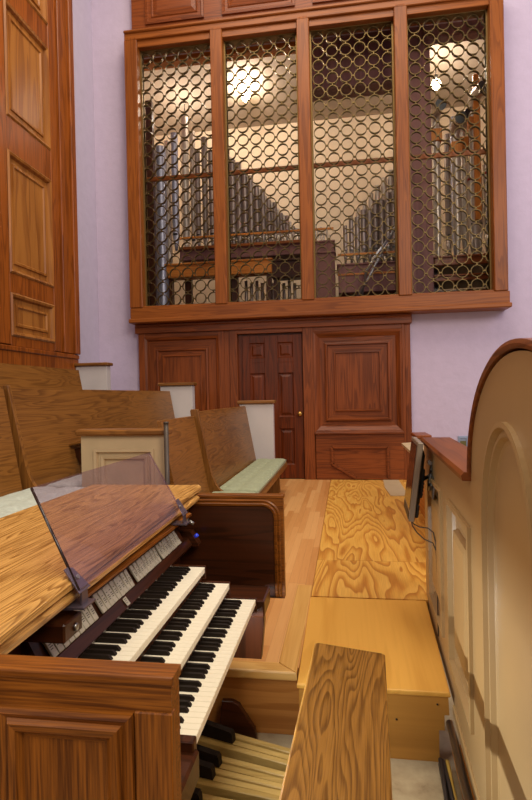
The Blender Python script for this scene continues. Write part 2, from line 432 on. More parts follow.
# frieze above the screen
fz = thing('panelled_frieze', 'carved walnut frieze with square raised panels above the grille screen', 'wall panelling')
m = MB().box(-3.15, 2.2, 7.9, 8.0, 7.115, 9.2); m.box(-3.15, 2.2, 7.86, 7.9, 7.115, 7.22, .006)
m.build('backboard', M['wainX'], fz)
prof = [(0, .0), (.0, .03), (.035, .035), (.05, .015), (.09, .015), (.105, .03), (.125, .01), (.19, .03)]
for (a, b) in ((-2.92, -2.0), (-1.72, -.62), (-.36, .72), (.98, 2.0)):
    MB().panel(frY(7.9), a, b, 7.30, 8.2, prof).build('raised_panel', M['wainX'], fz)

# ================================================================== WAINSCOT BELOW THE SCREEN
wn = thing('wainscot_panelling', 'dark red walnut wainscot with door frame below the grille screen', 'wall panelling')
F0 = 7.9
m = MB()
m.box(-3.16, .93, 7.96, 8.0, .30, 2.60)              # backing (door opening is cut by pieces below)
m.b.clear()
for a, b in ((-3.16, -1.62), (-.60, .93)): m.box(a, b, 7.97, 8.0, .30, 2.60)
m.box(-1.62, -.60, 7.97, 8.0, 2.50, 2.6)
m.build('backboard', M['wainZ'], wn)
MB().box(-3.2, .97, 7.86, 8.0, 2.56, 2.705, .006).box(-3.18, .95, 7.835, 7.87, 2.655, 2.70, .012).build('cornice', M['wainX'], wn)
for a, b, y in ((-3.16, -3.06, F0), (-1.89, -1.80, F0), (-1.72, -1.60, F0), (-.61, -.45, F0), (.83, .87, F0), (-1.87, -1.715, F0+.02), (.872, .95, F0+.02)):
    MB().box(a, b, y, 8.0, .30, 2.57, .004).build('stile', M['wainZ'], wn)
for a, b, c, d in ((-3.06, -1.89, 2.49, 2.57), (-1.60, -.61, 2.50, 2.57), (-.45, .83, 2.49, 2.57), (-3.06, -1.89, .30, .46)):
    MB().box(a, b, F0+.002, 8.0, c, d, .004).build('rail', M['wainX'], wn)
pf = [(0, .07), (.035, .055), (.05, .02), (.17, .02), (.175, .045), (.195, .052), (.205, .05), (.215, .025), (.27, .025), (.275, .048), (.29, .05), (.30, .03)]
MB().panel(frY(7.97), -3.06, -1.89, .46, 2.49, pf, alt=(M['wainX'], M['wainZ'])).build('raised_panel', M['wainZ'], wn)
# deep framed panel
pf = [(0, .07), (.03, .065), (.09, .015), (.16, .015), (.165, .05), (.185, .058), (.20, .058), (.21, .03), (.30, .03), (.305, .056), (.322, .058), (.33, .034)]
MB().panel(frY(7.97), -.45, .83, 1.0, 2.49, pf, alt=(M['wainX'], M['wainZ'])).build('raised_panel', M['wainZ'], wn)
m = MB().box(-.45, .84, 7.86, 8.0, .97, 1.0, .006).box(-.44, .83, 7.89, 8.0, .30, .97, .004)
m.build('dado_board', M['wainX'], wn)
m = MB()   # applied moulding with its clipped corner
def bar(m, p, q, w, fr, h):
    O, u, v, n = fr; P, Q = V((p[0], p[1], 0)), V((q[0], q[1], 0)); d = (Q-P).normalized(); s = V((-d.y, d.x, 0))*w/2
    for k, (ws, hh) in enumerate(((1, h*.45), (.45, h))):
        m.prism([tuple((P+s*ws)[:2]), tuple((Q+s*ws)[:2]), tuple((Q-s*ws)[:2]), tuple((P-s*ws)[:2])], hh, fr)
pts = [(-.20, .78), (.60, .78), (.60, .325), (.14, .325), (-.20, .53)]
for i in range(5):
    bar(m, pts[i], pts[(i+1) % 5], .055, frY(7.89), .035)
m.build('applied_moulding', M['wainX'], wn)

# door in the wainscot
d1 = tag(bpy.data.objects.new('door_1', None), 'dark walnut six panel door in the wainscot with a brass knob', None, None, 'structure'); COL.objects.link(d1)
m = MB().box(-1.61, -.605, 7.99, 8.03, .30, 2.50)
leaf = m.build('door_leaf', M['doorZ'], d1)
m = MB()
DX0, DX1 = -1.53, -.62
xs = [(DX0, -1.42), (-1.19, -.99), (-.76, DX1)]
for a, b in xs: m.box(a, b, 7.955, 7.99, .31, 2.47, .003)
for z0, z1 in ((.31, .52), (1.06, 1.24), (2.06-.0, 2.13), (2.36, 2.47)):
    for a, b in ((-1.42, -1.19), (-.99, -.76)): m.box(a, b, 7.957, 7.99, z0, z1, .003)
for a, b in ((-1.42, -1.19), (-.99, -.76)): m.box(a, b, 7.957, 7.99, 1.90, 2.06, .003)
m.build('stile_and_rail_frame', M['doorZ'], d1)
for a, b in ((-1.42, -1.19), (-.99, -.76)):
    for z0, z1 in ((.52, 1.06), (1.24, 1.90), (2.13, 2.36)):
        MB().panel(frY(7.99), a, b, z0, z1, [(0, .03), (.015, .012), (.03, .012), (.06, .026)]).build('door_panel', M['doorZ'], d1)
m = MB()
def lathe(m, prof, axis_pt, ax='Y', seg=16, sgn=-1):
    rings = []
    for r, h in prof:
        rr = []
        for k in range(seg):
            a = 2*PI*k/seg
            if ax == 'Y': rr.append(V((axis_pt[0]+r*math.cos(a), axis_pt[1]+sgn*h, axis_pt[2]+r*math.sin(a))))
            elif ax == 'Z': rr.append(V((axis_pt[0]+r*math.cos(a), axis_pt[1]+r*math.sin(a), axis_pt[2]+h)))
            else: rr.append(V((axis_pt[0]+sgn*h, axis_pt[1]+r*math.cos(a), axis_pt[2]+r*math.sin(a))))
        rings.append(rr)
    m.loft(rings, True, True, True)
lathe(m, [(.035, 0), (.035, .008), (.014, .012), (.014, .035), (.03, .045), (.036, .06), (.03, .075), (.012, .08)], (-.67, 7.955, 1.28))
m.build('door_knob', M['brassb'], d1)

# ================================================================== LEFT WALL PANELLING
lp = thing('tall_wall_panelling', 'tall golden brown wall panelling with stacked raised panels above the back pew', 'wall panelling')
LX = -3.77
MB().box(-3.85, LX, 1.0, 7.02, 2.17, 10).build('backboard', M['leftf'], lp)
for a, b, h in ((5.30, 5.55, .045), (6.47, 6.62, .045), (6.62, 6.70, .02), (6.70, 6.78, .055), (6.78, 6.98, .035), (6.98, 7.10, .07), (7.10, 7.16, .03), (4.2, 4.45, .045)):
    MB().box(LX-.05, LX+h, a, b, 2.2, 10, .008).build('stile', M['leftf'], lp)
RZ = [(2.30, 2.80), (3.02, 4.42), (4.80, 6.13), (6.42, 7.8), (8.0, 9.4)]
zz = [2.19]+[z for r in RZ for z in r]+[10]
for k in range(0, len(zz), 2):
    for a, b in ((5.55, 6.47), (4.45, 5.30)): MB().box(LX-.05, LX+.043, a, b, zz[k], zz[k+1], .004).build('rail', M['leftf'], lp)
for z0, z1 in RZ:
    for a, b in ((5.55, 6.47), (4.45, 5.30)):
        MB().panel(frX(LX), a, b, z0, z1, [(0, .045), (.02, .06), (.045, .05), (.06, .012), (.12, .012), (.125, .03), (.15, .032), (.165, .015), (.18, .015)]).build('raised_panel', M['left'], lp)
m = MB().box(-3.85, LX+.05, 1.0, 7.10, 2.13, 2.19, .01).box(-3.85, LX+.035, 1.0, 7.10, 1.93, 2.13, .006)
m.build('base_ledge', M['leftf'], lp)

# ================================================================== CHOIR: SCREENS, PEWS, CUSHIONS
def end_screen(x0, x1, y, z0, z1, label, long=.12):
    t = thing('end_screen', label, 'low partition', (0, 0, 0), 0, 'white end screens of the choir rows')
    m = MB().box(x0+.03, x1-.02, y, y+long, z0, z1-.045, .003)
    m.build('painted_panel', M['panelw'], t)
    MB().box(x0, x1+.01, y-.035, y+long+.03, z1-.045, z1, .01).build('cap_rail', M['pewX'], t)
end_screen(-1.43, -.93, 7.0, .30, 1.50, 'white end screen with wooden cap behind the mint cushioned pew, before the door')
end_screen(-2.53, -2.03, 7.0, .50, 1.765, 'white end screen with wooden cap at the far end of the long middle pew')
end_screen(-3.76, -3.25, 7.0, .82, 2.07, 'topmost white end screen with wooden cap in the corner by the tall panelling')

# beige panelled partition
bp = thing('beige_partition', 'low cream panelled partition with wooden cap behind the organ console', 'low partition')
PY = 3.55
m = MB()
add_plate(m, [[(-1.865, .5), (-1.245, .5), (-1.245, 1.302), (-1.865, 1.302)], [(-1.765, .6), (-1.765, 1.205), (-1.325, 1.205), (-1.325, .6)]], .03, (V((0, PY+.015, 0)), V((1, 0, 0)), V((0, 0, 1)), V((0, -1, 0))))
m.box(-1.865, -1.245, PY+.03, PY+.06, .5, 1.302); m.box(-1.398, -1.245, PY, PY+.06, .30, .5)
m.build('painted_board', M['beige2'], bp)
MB().panel(frY(PY+.028), -1.765, -1.325, .6, 1.205, [(0, .028), (0, .045), (.018, .045), (.027, .02), (.045, .02), (.05, .035), (.068, .03), (.077, .008)]).build('recessed_panel', M['beige2'], bp)
MB().box(-1.895, -1.215, PY-.04, PY+.10, 1.302, 1.347, .012).build('cap_rail', M['pewX'], bp)
po = MB(); po.tube([(-1.212, 3.49, .3), (-1.212, 3.49, 1.385)], .017, 12); po.tube([(-1.212, 3.49, 1.385), (-1.212, 3.49, 1.397)], [.021, .017], 12)
tag(po.build('partition_post', plain('bronze_post', '#4e4238', .45, .4)), 'thin dark metal post at the end of the cream partition', 'post')

def arc(cx, cz, r, a0, a1, n=8): return [(cx+r*math.cos(a0+(a1-a0)*k/n), cz+r*math.sin(a0+(a1-a0)*k/n)) for k in range(n+1)]
def pew(y0, y1, floor, label, near_end=True, far_end=False, bx=0, top=1.43-.75, seat_d=.40, group='choir pews', extra=0, arm_y=None, lean=-.135):
    """pew facing +X. local: x=0 at seat/back junction, seat top z=floor+.45"""
    t = thing('choir_pew', label, 'pew', (bx, (y0+y1)/2, floor), 0, group)
    L = (y1-y0)/2; sz = .45-.06
    XZ = lambda y: (V((0, y, 0)), V((1, 0, 0)), V((0, 0, 1)), V((0, 1, 0)))
    bt = sz+.06+top
    back = [(0, sz), (lean, bt), (lean-.035, bt), (-.04, sz-.05)]
    MB().prism(back, 2*L-.02, XZ(-L+.01), .004).build('backrest', M['pewY'], t)
    MB().box(-.04, seat_d, -L+.01, L-.01, sz-.03, sz, .008).box(seat_d-.03, seat_d+.005, -L+.01, L-.01, sz-.07, sz-.01, .006).build('seat', M['pewY'], t)
    # curved end: back post sweeping into the seat
    r = .12; dirv = V((lean, bt-sz)).normalized()
    def endp(y, w):
        f = []; e = .028 if floor < .4 else .012
        f += [(lean+e, bt+.012), (lean+e-.008, bt+.024), (lean-.034, bt+.024), (lean-.044, bt+.01)]
        f += [(-.07, sz-.05), (-.06, sz-.08), (seat_d-.02, sz-.085), (seat_d+.012, sz-.06), (seat_d+.015, sz+.005), (.16, sz+.018)]
        c = [(.11, sz+.028), (.065, sz+.055), (.033, sz+.10), (.012, sz+.16), (-.006, sz+.22)]
        MB().prism(f+c, w, XZ(y), .006).build('end_panel', M['pewZ'], t)
    if near_end: endp(-L-.03, .05 if floor < .4 else .035)
    if far_end: endp(L-.03, .055)
    for yy in ((-L+.12, L-.2) if extra == 0 else (-L+.12, 0, L-.2)):
        MB().prism([(-.02, 0), (.30, 0), (.33, .03), (.31, sz-.03), (.0, sz-.03)], .05, XZ(yy), .005).build('leg', M['pewZ'], t)
    if arm_y is not None:
        ya = arm_y-(y0+y1)/2
        MB().box(-.03, .26, -.10, .10, -.013, .013, .005, mtx=Matrix.Translation((-.14, ya, .665)) @ Matrix.Rotation(math.radians(-14), 4, 'Y')).build('armrest', M['pewX'], t)
        MB().prism([(-.07, .64), (.14, .69), (.14, .46), (.04, .46)], .04, XZ(ya-.02)).build('armrest_bracket', M['darkZ'], t)
    return t
def cushion(x0, x1, y0, y1, z, label, m, th=.06, tuft=.22, group='pew cushions'):
    t = thing('pew_cushion', label, 'cushion', ((x0+x1)/2, (y0+y1)/2, z), 0, group)
    W, Ln = (x1-x0)/2, (y1-y0)/2; nx, ny = 16, max(24, int(Ln*2/.03))
    b = bmesh.new(); top = []; bot = []
    for j in range(ny+1):
        rt, rb = [], []
        for i in range(nx+1):
            u, v = -1+2*i/nx, -1+2*j/ny
            x, y = u*W, v*Ln
            ex = (1-abs(u)**6)*(1-abs(v)**(2*max(6, Ln/W*6)))
            dim = 0
            gx, gy = (x+W)/(.5*W*2/1.0), (y+Ln)/tuft
            px = (x/(W*2)*3) ; py = y/tuft + (.5 if int(math.floor(px+.5)) % 2 else 0)
            dx = (px-round(px)); dy = py-round(py)
            dim = math.exp(-(dx*dx+dy*dy)*22)*.022
            dim += .006*max(0, math.cos(2*PI*px))*0
            h = th*(.55+.45*ex**.5 if ex > 0 else .55)-dim*(1 if ex > .3 else 0)
            rt.append(b.verts.new((x, y, max(h, .01)))); rb.append(b.verts.new((x*.97, y*.99, 0)))
        top.append(rt); bot.append(rb)
    for j in range(ny):
        for i in range(nx):
            b.faces.new((top[j][i], top[j][i+1], top[j+1][i+1], top[j+1][i])).smooth = True
            b.faces.new((bot[j][i], bot[j+1][i], bot[j+1][i+1], bot[j][i+1]))
    for j in range(ny):
        for A, B in ((top, bot),):
            b.faces.new((A[j][0], A[j+1][0], B[j+1][0], B[j][0])); b.faces.new((A[j][nx], B[j][nx], B[j+1][nx], A[j+1][nx]))
    for i in range(nx):
        b.faces.new((top[0][i], bot[0][i], bot[0][i+1], top[0][i+1])); b.faces.new((top[ny][i], top[ny][i+1], bot[ny][i+1], bot[ny][i]))
    bmesh.ops.recalc_face_normals(b, faces=b.faces[:])
    mm = MB(); mm.mat(m); 
    for f in b.faces: f.smooth = True
    me = bpy.data.meshes.new('t'); b.to_mesh(me); b.free(); mm.b.from_mesh(me); bpy.data.meshes.remove(me)
    mm.build('padded_cover', m, t)
    e = MB()
    pts = [(W*.985, -Ln*.985, th*.58), (W*.985, Ln*.985, th*.58)]
    e.tube(pts, .006, 8); e.tube([(-W*.985, -Ln*.985, th*.58), (W*.985, -Ln*.985, th*.58)], .006, 8); e.tube([(-W*.985, Ln*.985, th*.58), (W*.985, Ln*.985, th*.58)], .006, 8)
    e.build('piping', m, t)
    return t
# row one (lowest)
pew(4.55, 6.93, .30, 'brown oak pew with a mint cushion in front of the door', True, False, bx=-1.17)
cushion(-1.16, -.765, 4.58, 6.84, .69, 'mint green tufted cushion on the pew before the door', M['mint'])
pew(3.66, 4.52, .30, 'short section of oak pew between the cream partition and the curved pew end', False, False, bx=-1.175, top=.645)
cushion(-1.165, -.765, 3.68, 4.51, .69, 'short mint cushion end just above the console arm', M['mint'])
# row two
pew(3.45, 6.95, .50, 'long oak pew in the middle row with a tall broad back', True, False, bx=-2.21, top=.70, extra=1, arm_y=4.2)
cushion(-2.20, -1.80, 3.62, 6.85, .89, 'pale mint tufted cushion on the long middle pew', M['mint2'], tuft=.2)
pew(.9, 3.40, .50, 'shadowed near section of the middle row pew beside the tall curved pew end', False, False, bx=-2.21, top=.70, extra=1)
cushion(-2.20, -1.74, .95, 3.46, .89, 'pale mint tufted cushion spilling towards the back of the organ console', M['mint2'], tuft=.2, th=.075)
# row three
pew(2.0, 6.42, .82, 'highest oak pew under the tall wall panelling', False, False, bx=-3.24, top=.67, extra=1)

# ================================================================== PLYWOOD FLOOR AND STEP BOX
def sheet(x0, x1, y0, y1, z, label):
    o = MB().prism([(x0[0], y0), (x1[0], y0), (x1[1], y1), (x0[1], y1)], .012, (V((0, 0, z)), V((1, 0, 0)), V((0, 1, 0)), V((0, 0, 1))), .001).build('plywood_sheet', M['ply'])
    return tag(o, label, 'plywood', 'plywood sheets on the floor')
sheet((-.232, -.231), (.90, .90), 3.318, 4.05, .292, 'plywood floor sheet with bold swirling grain next to the step box')
sheet((-.231, -.229), (.90, .90), 4.054, 6.60, .292, 'largest plywood floor sheet with wavy grain, in the middle of the three')
sheet((-.229, -.228), (.90, .90), 6.604, 7.88, .292, 'plywood floor sheet butting against the wainscot')
tag(MB().prism([(.53, 6.63), (.74, 6.63), (.74, 7.84), (.52, 7.84), (.50, 7.2)], .006, (V((0, 0, .3042)), V((1, 0, 0)), V((0, 1, 0)), V((0, 0, 1)))).build('floor_patch', M['beige2']), 'pale beige patch of bare floor in the corner of the plywood', 'floor patch')
sb = thing('step_box', 'honey coloured plywood step box in front of the plywood floor', 'step')
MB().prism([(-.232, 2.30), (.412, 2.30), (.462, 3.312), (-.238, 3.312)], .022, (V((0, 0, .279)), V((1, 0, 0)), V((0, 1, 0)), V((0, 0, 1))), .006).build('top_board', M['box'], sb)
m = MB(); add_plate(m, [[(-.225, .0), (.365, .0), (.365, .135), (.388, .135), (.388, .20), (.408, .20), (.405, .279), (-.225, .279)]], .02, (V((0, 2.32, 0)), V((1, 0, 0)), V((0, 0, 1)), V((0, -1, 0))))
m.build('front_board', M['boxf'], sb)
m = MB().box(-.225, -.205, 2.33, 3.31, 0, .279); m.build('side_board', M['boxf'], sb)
m = MB()
for x, z in ((-.1, .16), (.05, .12), (.19, .17), (.36, .245)): lathe(m, [(.004, 0), (.004, .002)], (x, 2.309, z))
m.build('screw', M['black'], sb)

# ================================================================== RIGHT PARTITION WITH ARCH
ang = math.atan(.0445)
rp = thing('arched_partition', 'beige panelled partition with brown rail and a raised round arch', 'partition', (.327, 0, 0), -ang)
FR = (V((0, 0, 0)), V((0, 1, 0)), V((0, 0, 1)), V((-1, 0, 0)))   # u along depth, v up, n toward the nave
AC, AA, AB, AZ = 1.290, .562, .374, 1.287
def arch(da, n=40, cut=True):
    return [(AC+(AA+da)*math.cos(PI*k/n), AZ+(AB+da)*math.sin(PI*k/n)) for k in range(n+1)]
WE = 3.42
def arch_panel(i):
    c, a, b, zc = 1.375, .255-i, .315-i, 1.165
    n = 28
    return [(c-a, .30+i), (c+a, .30+i)]+[(c+a*math.cos(PI*k/n), zc+b*math.sin(PI*k/n)) for k in range(n+1)]
outl = [(-.5, .24), (WE, .24), (WE, 1.265)]+arch(-.012)+[(.80, 1.265), (-.5, 1.265)]
def rect(a, b, c, d): return [(a, c), (b, c), (b, d), (a, d)]
P1, P2, P0 = (2.60, 3.13, .40, 1.095), (1.87, 2.37, .40, 1.10), (.05, .75, .40, 1.10)
m = MB()
add_plate(m, [outl, arch_panel(0), rect(*P1), rect(*P2), rect(*P0)], .03, (V((.015, 0, 0)),)+FR[1:])
add_plate(m, [outl], .08, (V((.07, 0, 0)),)+FR[1:])
m.build('painted_wall', M['beige'], rp)
for P in (P1, P2, P0):
    MB().panel((V((.03, 0, 0)),)+FR[1:], P[0], P[1], P[2], P[3], [(0, .03), (.0, .042), (.016, .044), (.022, .022), (.034, .024), (.042, .010), (.085, .008), (.1, .010), (.107, .030), (.13, .036)]).build('raised_panel', M['beige'], rp)
rings = []
for i, h in [(-.004, .03), (-.004, .042), (.010, .044), (.017, .028), (.026, .033), (.034, .032), (.042, .018), (.052, .015), (.085, .015)]:
    rings.append([V((.03-h, p[0], p[1])) for p in arch_panel(i)])
m = MB(); m.loft_keep(rings, V((-1, 0, 0))); m.build('arched_panel', M['beige'], rp)
# rails
def rail(m, y0, y1):
    m.prism([(-.028, 1.262), (.135, 1.262), (.145, 1.275), (.135, 1.292), (-.022, 1.292), (-.032, 1.28)], y1-y0, (V((0, y0, 0)), V((1, 0, 0)), V((0, 0, 1)), V((0, 1, 0))), .002)
m = MB(); rail(m, AC+AA-.005, 3.28); rail(m, -.5, AC-AA+.005); m.build('cap_rail', M['railY'], rp)
m = MB(); n = 40
sec = [(-.008, -.012), (-.013, -.001), (-.008, .009), (.135, .009), (.145, 0), (.135, -.012)]
rings = []
for k in range(n+1):
    a = PI*k/n
    rings.append([V((sx, AC+(AA+sr*.6)*math.cos(a), AZ-.01+(AB+.016+sr)*math.sin(a))) for sx, sr in sec])
m.loft(rings, True, True)
m.build('arch_cap', M['railY'], rp)
MB().box(-.008, .10, -.5, 2.32, .205, .245, .004).build('base_strip', M['beige'], rp)

# void below the wall: conduit, cables, back board
def W(lx, ly, z):  # partition local -> world
    return (.327+lx*math.cos(ang)+ly*math.sin(ang), -lx*math.sin(ang)+ly*math.cos(ang), z)
tag(MB().tube([W(-.022, -.4, .175), W(-.022, 2.30, .175)], .016, 12).build('conduit', M['steel']), 'grey metal conduit running under the beige partition', 'conduit')
m = MB().box(.075, .1, -.5, 2.4, 0, .24)
o = m.build('kick_board', M['boxf'], rp)
CG = 'cables along the foot of the beige partition'
for k in range(6):
    pts = [W(-.075+.019*(k % 3)+.006*math.sin(q*.9+k*2), -.2+2.45*q/16, .018+.022*(k//3)+.012*abs(math.sin(q*.7+k))) for q in range(17)]
    tag(MB().tube(pts, .0085, 7).build('cable', M['cable'] if k != 5 else M['cablew']), 'black cable bunched along the foot of the beige partition' if k != 5 else 'yellow cable lying on the black cables below the beige partition', 'cable', CG)
tag(MB().box(-.022, .012, -.3, 2.25, .09, .12, mtx=Matrix.Translation((.327, 0, 0)) @ Matrix.Rotation(-ang, 4, 'Z')).build('lit_base_strip', M['chestY']), 'strip standing for the lit lower wall base under the conduit', 'batten')  # stands for the lit strip of the lower wall base

# far counter and low partition past the end of the wall
fc = thing('side_counter', 'low wood fronted counter with a pale top behind the monitor', 'counter')
MB().box(.765, .93, 3.5, 6.05, .30, .95, .004).build('cabinet', M['chestY'], fc)
MB().prism([(.61, 6.05), (.73, 6.12), (.93, 6.1), (.93, 4.2), (.60, 4.2)], .03, (V((0, 0, .975)), V((1, 0, 0)), V((0, 1, 0)), V((0, 0, 1))), .004).build('counter_top', M['beige2'], fc)
MB().box(.66, .93, 4.2, 6.0, .945, .975, .004).build('under_lip', M['wainY'], fc)
lw = thing('capped_low_wall', 'low wall with brown cap just behind the side counter', 'low partition')
MB().box(.80, .93, 6.2, 6.6, .305, 1.04).build('wall_body', M['beige'], lw)
MB().box(.775, .955, 6.17, 6.63, 1.04, 1.08, .008).build('cap_rail', M['wainY'], lw)
wp = thing('wall_plate', 'small blue grey framed plate on the white wall behind the rail', 'wall plate')
MB().panel(frY(8.0), 1.60, 1.74, .70, .92, [(0, 0), (0, .015), (.025, .018), (.03, .006)]).build('frame', plain('blue_grey_metal', '#8a93a8', .4, .3), wp)
MB().box(1.63, 1.71, 7.985, 7.994, .73, .85).build('insert', plain('olive_plate', '#5d5423', .5), wp)

# monitor
mo = thing('flat_screen_monitor', 'thin flat screen monitor on a bracket at the end of the beige partition', 'monitor', (.345, 2.87, 1.09), -math.radians(2.5))
mo.rotation_euler = (0, math.radians(7.5), -math.radians(2.5))
# local: x thickness (screen faces -x), y width, z height
MB().box(0, .03, 0, .40, -.21, .21, .004).build('bezel', M['grey'], mo)
MB().box(-.002, .004, .018, .382, -.15, .192).build('screen', M['screen'], mo)
MB().box(-.002, .012, .02, .38, -.205, -.165, .003).build('speaker_strip', M['black'], mo)
m = MB(); m.loft([[V((.028, y, z)) for y, z in rect(.03, .37, -.17, .19)], [V((.052, y, z)) for y, z in rect(.07, .33, -.12, .14)]]); m.box(.05, .068, .12, .28, -.10, .06, .004)
for k in range(6): m.box(.068, .072, .13, .27, -.085+k*.02, -.077+k*.02)
m.build('back_housing', M['black'], mo)
MB().box(.03, .05, .02, .10, -.19, -.12, .006).build('control_box', M['black'], mo)
m = MB().tube([(.068, .17, 0), (.10, .15, .02), (.098, .12, .03)], .012, 10); m.tube([(.098, .12, -.05), (.098, .12, .10)], .010, 10)
m.tube([(.098, .12, .05), (.118, .10, .06)], .014, 10); m.tube([(.098, .12, -.02), (.118, .10, -.02)], .012, 10); m.box(.106, .118, .03, .15, -.08, .09, .003)
m.tube([(.085, .14, .10), (.085, .10, .10)], .012, 10)
m.build('wall_bracket', M['steel'], mo)
m = MB()
c1 = [(.335, 2.90, .90), (.345, 2.90, .865), (.375, 2.89, .85), (.415, 2.87, .85), (.438, 2.84, .835), (.447, 2.82, .78), (.449, 2.81, .62), (.449, 2.81, .31)]
tag(m.tube(c1, .0032, 7).build('monitor_cable', M['cable']), 'thin black cable looping from the monitor to the partition, upper of two', 'cable', 'monitor cables')
c2 = [(.335, 2.92, .90), (.342, 2.92, .85), (.365, 2.91, .815), (.40, 2.89, .785), (.438, 2.86, .775), (.450, 2.84, .74), (.452, 2.83, .6), (.452, 2.83, .31)]
tag(MB().tube(c2, .0032, 7).build('monitor_cable', M['cable']), 'thin black cable looping from the monitor to the partition, lower of two', 'cable', 'monitor cables')

# ================================================================== ORGAN CONSOLE
co = thing('organ_console', 'three manual oak organ console with clear music desk and stop tabs', 'organ')
Y0, Y1 = .82, 2.44; ZT = 1.108; XF = -.288
# lid
m = MB()
m.prism([(-.695, 1.118), (-.668, 1.118), (-.655, 1.126), (-.655, 1.140), (-.666, 1.150), (-.695, 1.150)], Y1-Y0+.08, (V((0, Y0-.04, 0)), V((1, 0, 0)), V((0, 0, 1)), V((0, 1, 0))))
m.box(-1.245, -.698, Y0-.04, Y1+.04, 1.12, 1.149, .003)
for v_ in m.b.verts:
    v_.co.z -= .011
    if v_.co.x > -1.0: v_.co.x -= .038*(v_.co.y-1.50)
m.build('lid', M['oakY'], co)
m = MB().prism([(-.75, 1.083), (-.662, 1.083), (-.646, 1.092), (-.644, 1.104), (-.655, 1.113), (-.75, 1.113)], Y1-Y0-.02, (V((0, Y0+.01, 0)), V((1, 0, 0)), V((0, 0, 1)), V((0, 1, 0))))
for v_ in m.b.verts: v_.co.x -= .012+.026*(v_.co.y-1.63); v_.co.z -= .009
m.build('front_moulding', M['oakY'], co)
# case
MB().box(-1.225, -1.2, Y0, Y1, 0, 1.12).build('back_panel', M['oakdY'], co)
MB().box(-.80, -.775, Y0+.05, Y1-.05, .0, 1.115).build('inner_panel', M['darkY'], co)
def arm(y, sgn, name):
    # slab between y and y+sgn*.05 ; outer face toward -sgn ... local outline in X,Z
    ya, yb = sorted((y, y+sgn*.05))
    m = MB()
    pts = [(-1.225, 0), (-.80, 0), (-.80, .60), (-.775, .637), (XF, .637), (XF, ZT-.02), (XF-.0, ZT-.012), (-1.225, ZT-.012)]
    m.prism(pts, yb-ya-.008, (V((0, ya+.004, 0)), V((1, 0, 0)), V((0, 0, 1)), V((0, 1, 0))))
    m.prism([(-1.225, ZT-.016), (XF+.004, ZT-.016), (XF+.004, ZT), (-1.225, ZT)], yb-ya, (V((0, ya, 0)), V((1, 0, 0)), V((0, 0, 1)), V((0, 1, 0))), .004)
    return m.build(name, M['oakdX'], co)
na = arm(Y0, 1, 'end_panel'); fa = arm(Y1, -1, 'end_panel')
# framed moulding on the outer near end
pf = [(0, 0), (0, .010), (.008, .014), (.018, .008), (.024, .016), (.036, .014), (.046, .004), (.052, .004)]
for a, b, c in ((-.592, -.352, .68), (-1.18, -.66, .1)):
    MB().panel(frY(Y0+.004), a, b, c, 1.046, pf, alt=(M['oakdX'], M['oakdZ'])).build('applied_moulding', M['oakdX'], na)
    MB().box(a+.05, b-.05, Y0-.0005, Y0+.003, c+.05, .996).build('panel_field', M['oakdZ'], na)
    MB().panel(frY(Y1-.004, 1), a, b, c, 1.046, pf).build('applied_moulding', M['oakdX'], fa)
MB().box(-.350, XF+.002, Y0-.001, Y0+.02, .637, 1.05, .002).build('stile', M['oakdZ'], na)
MB().box(-.64, -.594, Y0-.001, Y0+.02, .3, 1.05, .002).build('stile', M['oakdZ'], na)
# inner face of the far arm: bead with a rounded corner around a dark field
def rr(i):
    x0, x1, z0, z1 = -.79, XF-.012-i, .645, 1.088-i; r = max(.085-i, .012)
    return [(x0, z0), (x1, z0)]+arc(x1-r, z1-r, r, 0, PI/2, 12)+[(x0, z1)]
for (yy, s, pa) in ((Y1-.046, -1, fa), (Y0+.046, 1, na)):
    m = MB(); m.loft_keep([[V((p[0], yy+s*h, p[1])) for p in rr(i)] for i, h in ((0, 0), (0, .004), (.006, .008), (.014, .004), (.02, .012), (.03, .008))], V((0, s, 0)), cap=False); 
    m.build('rounded_bead', M['oakdX'], pa)
    m = MB(); m.loft_keep([[V((p[0], yy+s*h, p[1])) for p in rr(i)] for i, h in ((.03, .008), (.034, .004))], V((0, s, 0))); m.build('inner_field', M['darkX'], pa)
# key bed and cheeks
MB().box(-.775, -.475, Y0+.05, Y1-.05, .637, .675, .004).build('key_bed', M['darkY'], co)
MB().box(-.49, -.468, 1.198, 2.088, .672, .708, .004).build('key_slip', M['darkY'], co)
MB().box(-.51, -.335, 2.09, 2.26, .672, .742, .006).build('key_cheek', M['darkX'], co)
MB().box(-.51, -.352, .95, 1.197, .672, .742, .006).build('key_cheek', M['darkX'], co)
MB().prism([(-.50, .45), (-.37, .45), (-.355, .60), (-.355, .637), (-.50, .637)], .05, (V((0, 1.06, 0)), V((1, 0, 0)), V((0, 0, 1)), V((0, 1, 0))), .005).build('knee_bracket', M['darkZ'], co)
MB().prism([(-.50, .45), (-.37, .45), (-.355, .60), (-.355, .637), (-.50, .637)], .05, (V((0, 2.2, 0)), V((1, 0, 0)), V((0, 0, 1)), V((0, 1, 0))), .005).build('knee_bracket', M['darkZ'], co)
